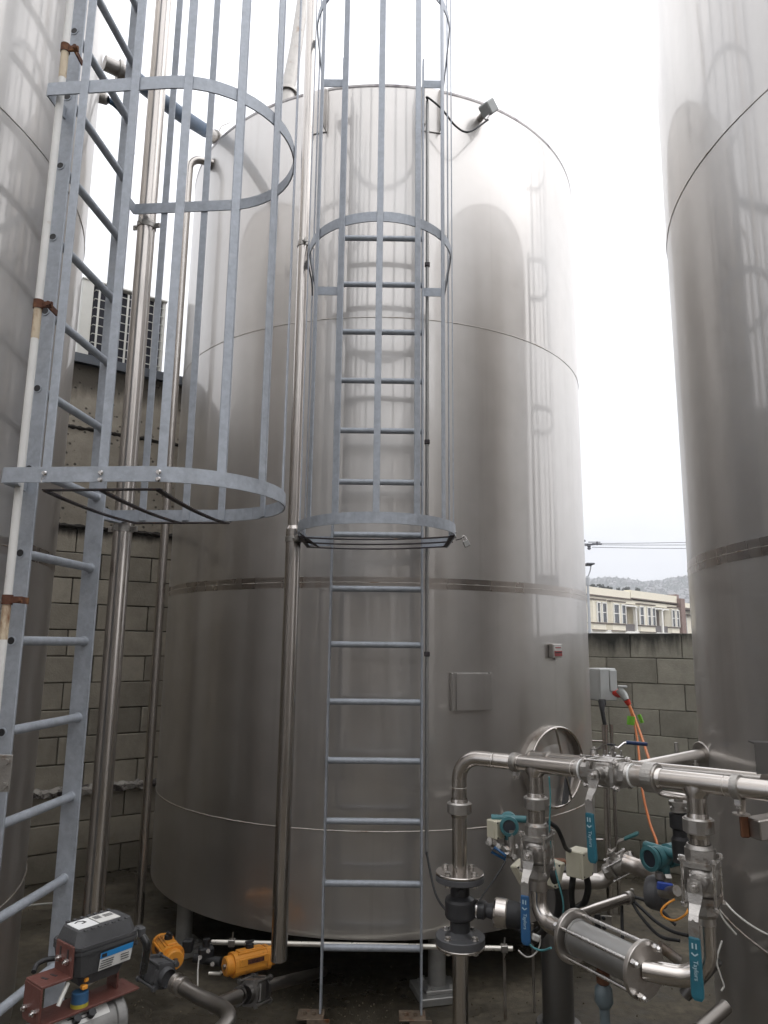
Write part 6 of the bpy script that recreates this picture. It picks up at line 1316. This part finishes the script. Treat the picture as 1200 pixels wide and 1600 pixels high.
# red-oxide bracket
g = thing('mounting_bracket', 'red-brown folded steel bracket carrying the charcoal actuator', 'bracket', AM)
mb = MB(); mb.box((-0.098, -0.020, -0.012), (0.006, 0.085, 0.072), None, 0.001); mb.build('upright_plate', 'redoxide', g)
mb = MB(); mb.box((-0.135, -0.020, -0.048), (0.080, 0.085, 0.006), None, 0.001); mb.build('shelf_plate', 'redoxide', g)
mb = MB(); mb.box((-0.174, -0.020, -0.093), (0.006, 0.085, 0.085), None, 0.001); mb.build('end_plate', 'redoxide', g)
mb = MB(); mb.box((-0.035, -0.020, -0.137), (0.28, 0.085, 0.006), None, 0.001); mb.box((0.060, 0.0, -0.112), (0.006, 0.05, 0.045), None, 0.001); mb.build('base_plate', 'redoxide', g)
for y in (-0.040, -0.002): mb = MB(); mb.box((-0.1015, y, 0.0), (0.0012, 0.007, 0.028)); mb.build('slot', 'ink', g)
for x in (-0.148, -0.124): mb = MB(); mb.box((x, -0.020, -0.0445), (0.006, 0.022, 0.0012), Matrix.Rotation(R(12), 3, 'Z')); mb.build('slot', 'ink', g)
for (x, y, z, ax) in ((-0.104, -0.040, -0.014, (1, 0, 0)), (-0.104, -0.002, -0.014, (1, 0, 0)), (-0.180, -0.040, -0.108, (1, 0, 0)), (-0.18, 0.005, -0.108, (1, 0, 0))):
    mb = MB(); mb.hexn((x, y, z), ax, 0.0085, 0.008); mb.cyl((x, y, z), (x-0.010, y, z), 0.0045, 8); mb.build('bolt', 'bolt', g)
# coloured coupler inside the bracket
g = thing('position_switch', 'blue and yellow position switch inside the red-brown bracket', 'switch', AM @ Matrix.Translation((-0.055, -0.035, -0.092)) @ Matrix.Scale(0.74, 4))
mb = MB(); mb.lathe([(0, -0.058), (0.030, -0.058), (0.030, -0.044)], 24); mb.build('yellow_ring', 'yellow', g)
mb = MB(); mb.lathe([(0.030, -0.044), (0.028, -0.012), (0.022, -0.010), (0, -0.010)], 24); mb.build('blue_body', 'royalpale', g)
mb = MB(); mb.box((0.006, -0.012, 0.004), (0.022, 0.02, 0.014), None, 0.003); mb.box((0.012, -0.010, 0.026), (0.016, 0.018, 0.014), None, 0.003); mb.build('orange_tab', 'orange', g)
cable('short pale cable end inside the red-brown bracket', [AM @ Vector((-0.100, -0.050, -0.062)), AM @ Vector((-0.115, -0.058, -0.080)), AM @ Vector((-0.130, -0.064, -0.102))], 0.005, 'whitecable')
cable('black cable curving out behind the red-brown bracket', [AM @ Vector((-0.09, 0.04, -0.03)), AM @ Vector((-0.115, 0.05, -0.03)), AM @ Vector((-0.135, 0.05, -0.035)), AM @ Vector((-0.15, 0.035, -0.044))], 0.006)
# aluminium cylinder under the bracket
g = thing('air_cylinder', 'cast aluminium air cylinder with paper label below the bracket', 'cylinder', AM @ Matrix.Translation((-0.055, -0.020, -0.200)) @ Matrix.Rotation(PI/2, 4, 'Y'))
mb = MB(); mb.lathe([(0, -0.125), (0.052, -0.125), (0.058, -0.118), (0.058, -0.095), (0.052, -0.093), (0.052, 0.093), (0.058, 0.095), (0.058, 0.118), (0.052, 0.125), (0, 0.125)], 40); mb.build('barrel', 'aludark', g)
mb = MB()
for (z, a) in ((-0.02, 2.0), (0.02, 2.0)): mb.cyl((0.05*math.cos(PI+0.5), -0.05*abs(math.sin(0.9)), z), (0.062*math.cos(PI+0.5), -0.062*abs(math.sin(0.9)), z), 0.010, 14)
mb.build('port', 'rubber', g)
mb = MB(); vs = []; n = 10
for i in range(n+1):
    a = R(182+50*i/n)
    for z in (-0.075, 0.075): vs.append((0.0528*math.cos(a), 0.0528*math.sin(a), z))
mb.add(vs, [(2*i, 2*i+1, 2*i+3, 2*i+2) for i in range(n)], True); mb.build('paper_label', 'label', g)
mb = MB()
for i in range(4):
    a = R(190+10*i); mb.box((0.0535*math.cos(a), 0.0535*math.sin(a), -0.01+0.006*i), (0.0015, 0.0022, 0.10-0.012*i), Matrix.Rotation(a, 3, 'Z'))
mb.build('label_print', 'ink', g)

# grit and dirt lying on the yard floor
rng = random.Random(33); mb = MB()
for k in range(2600):
    x = rng.uniform(-2.6, 2.4); y = rng.uniform(3.0, 6.2); r_ = rng.uniform(.002, .007)
    if rng.random() < .5: x = rng.gauss(-.5, .6); y = rng.gauss(3.9, .35)
    p = Vector((x, y, r_*.4)); pp = [p+Vector(d)*r_*rng.uniform(.6, 1.4) for d in ((1, 0, 0), (-.5, .8, 0), (-.5, -.8, 0), (0, 0, .8))]
    mb.add(pp, [(0, 1, 3), (1, 2, 3), (2, 0, 3)])
tag(mb.build('floor_grit', 'grit'), 'fine grit and dirt scattered on the yard floor', 'grit', kind='stuff')

# thin air haze between here and the hill
hm_ = bpy.data.materials.new('haze_air'); t_ = nodes_of(hm_); o_ = t_.nodes.new('ShaderNodeOutputMaterial'); v_ = t_.nodes.new('ShaderNodeVolumePrincipled')
v_.inputs['Color'].default_value = (0.93, 0.95, 1.0, 1); v_.inputs['Density'].default_value = 0.0010; v_.inputs['Anisotropy'].default_value = 0.2
t_.links.new(v_.outputs[0], o_.inputs['Volume'])
mb = MB(); mb.box((0, 320, 59), (2200, 1300, 121)); hz_ = mb.build('haze', hm_); hz_['kind'] = 'stuff'
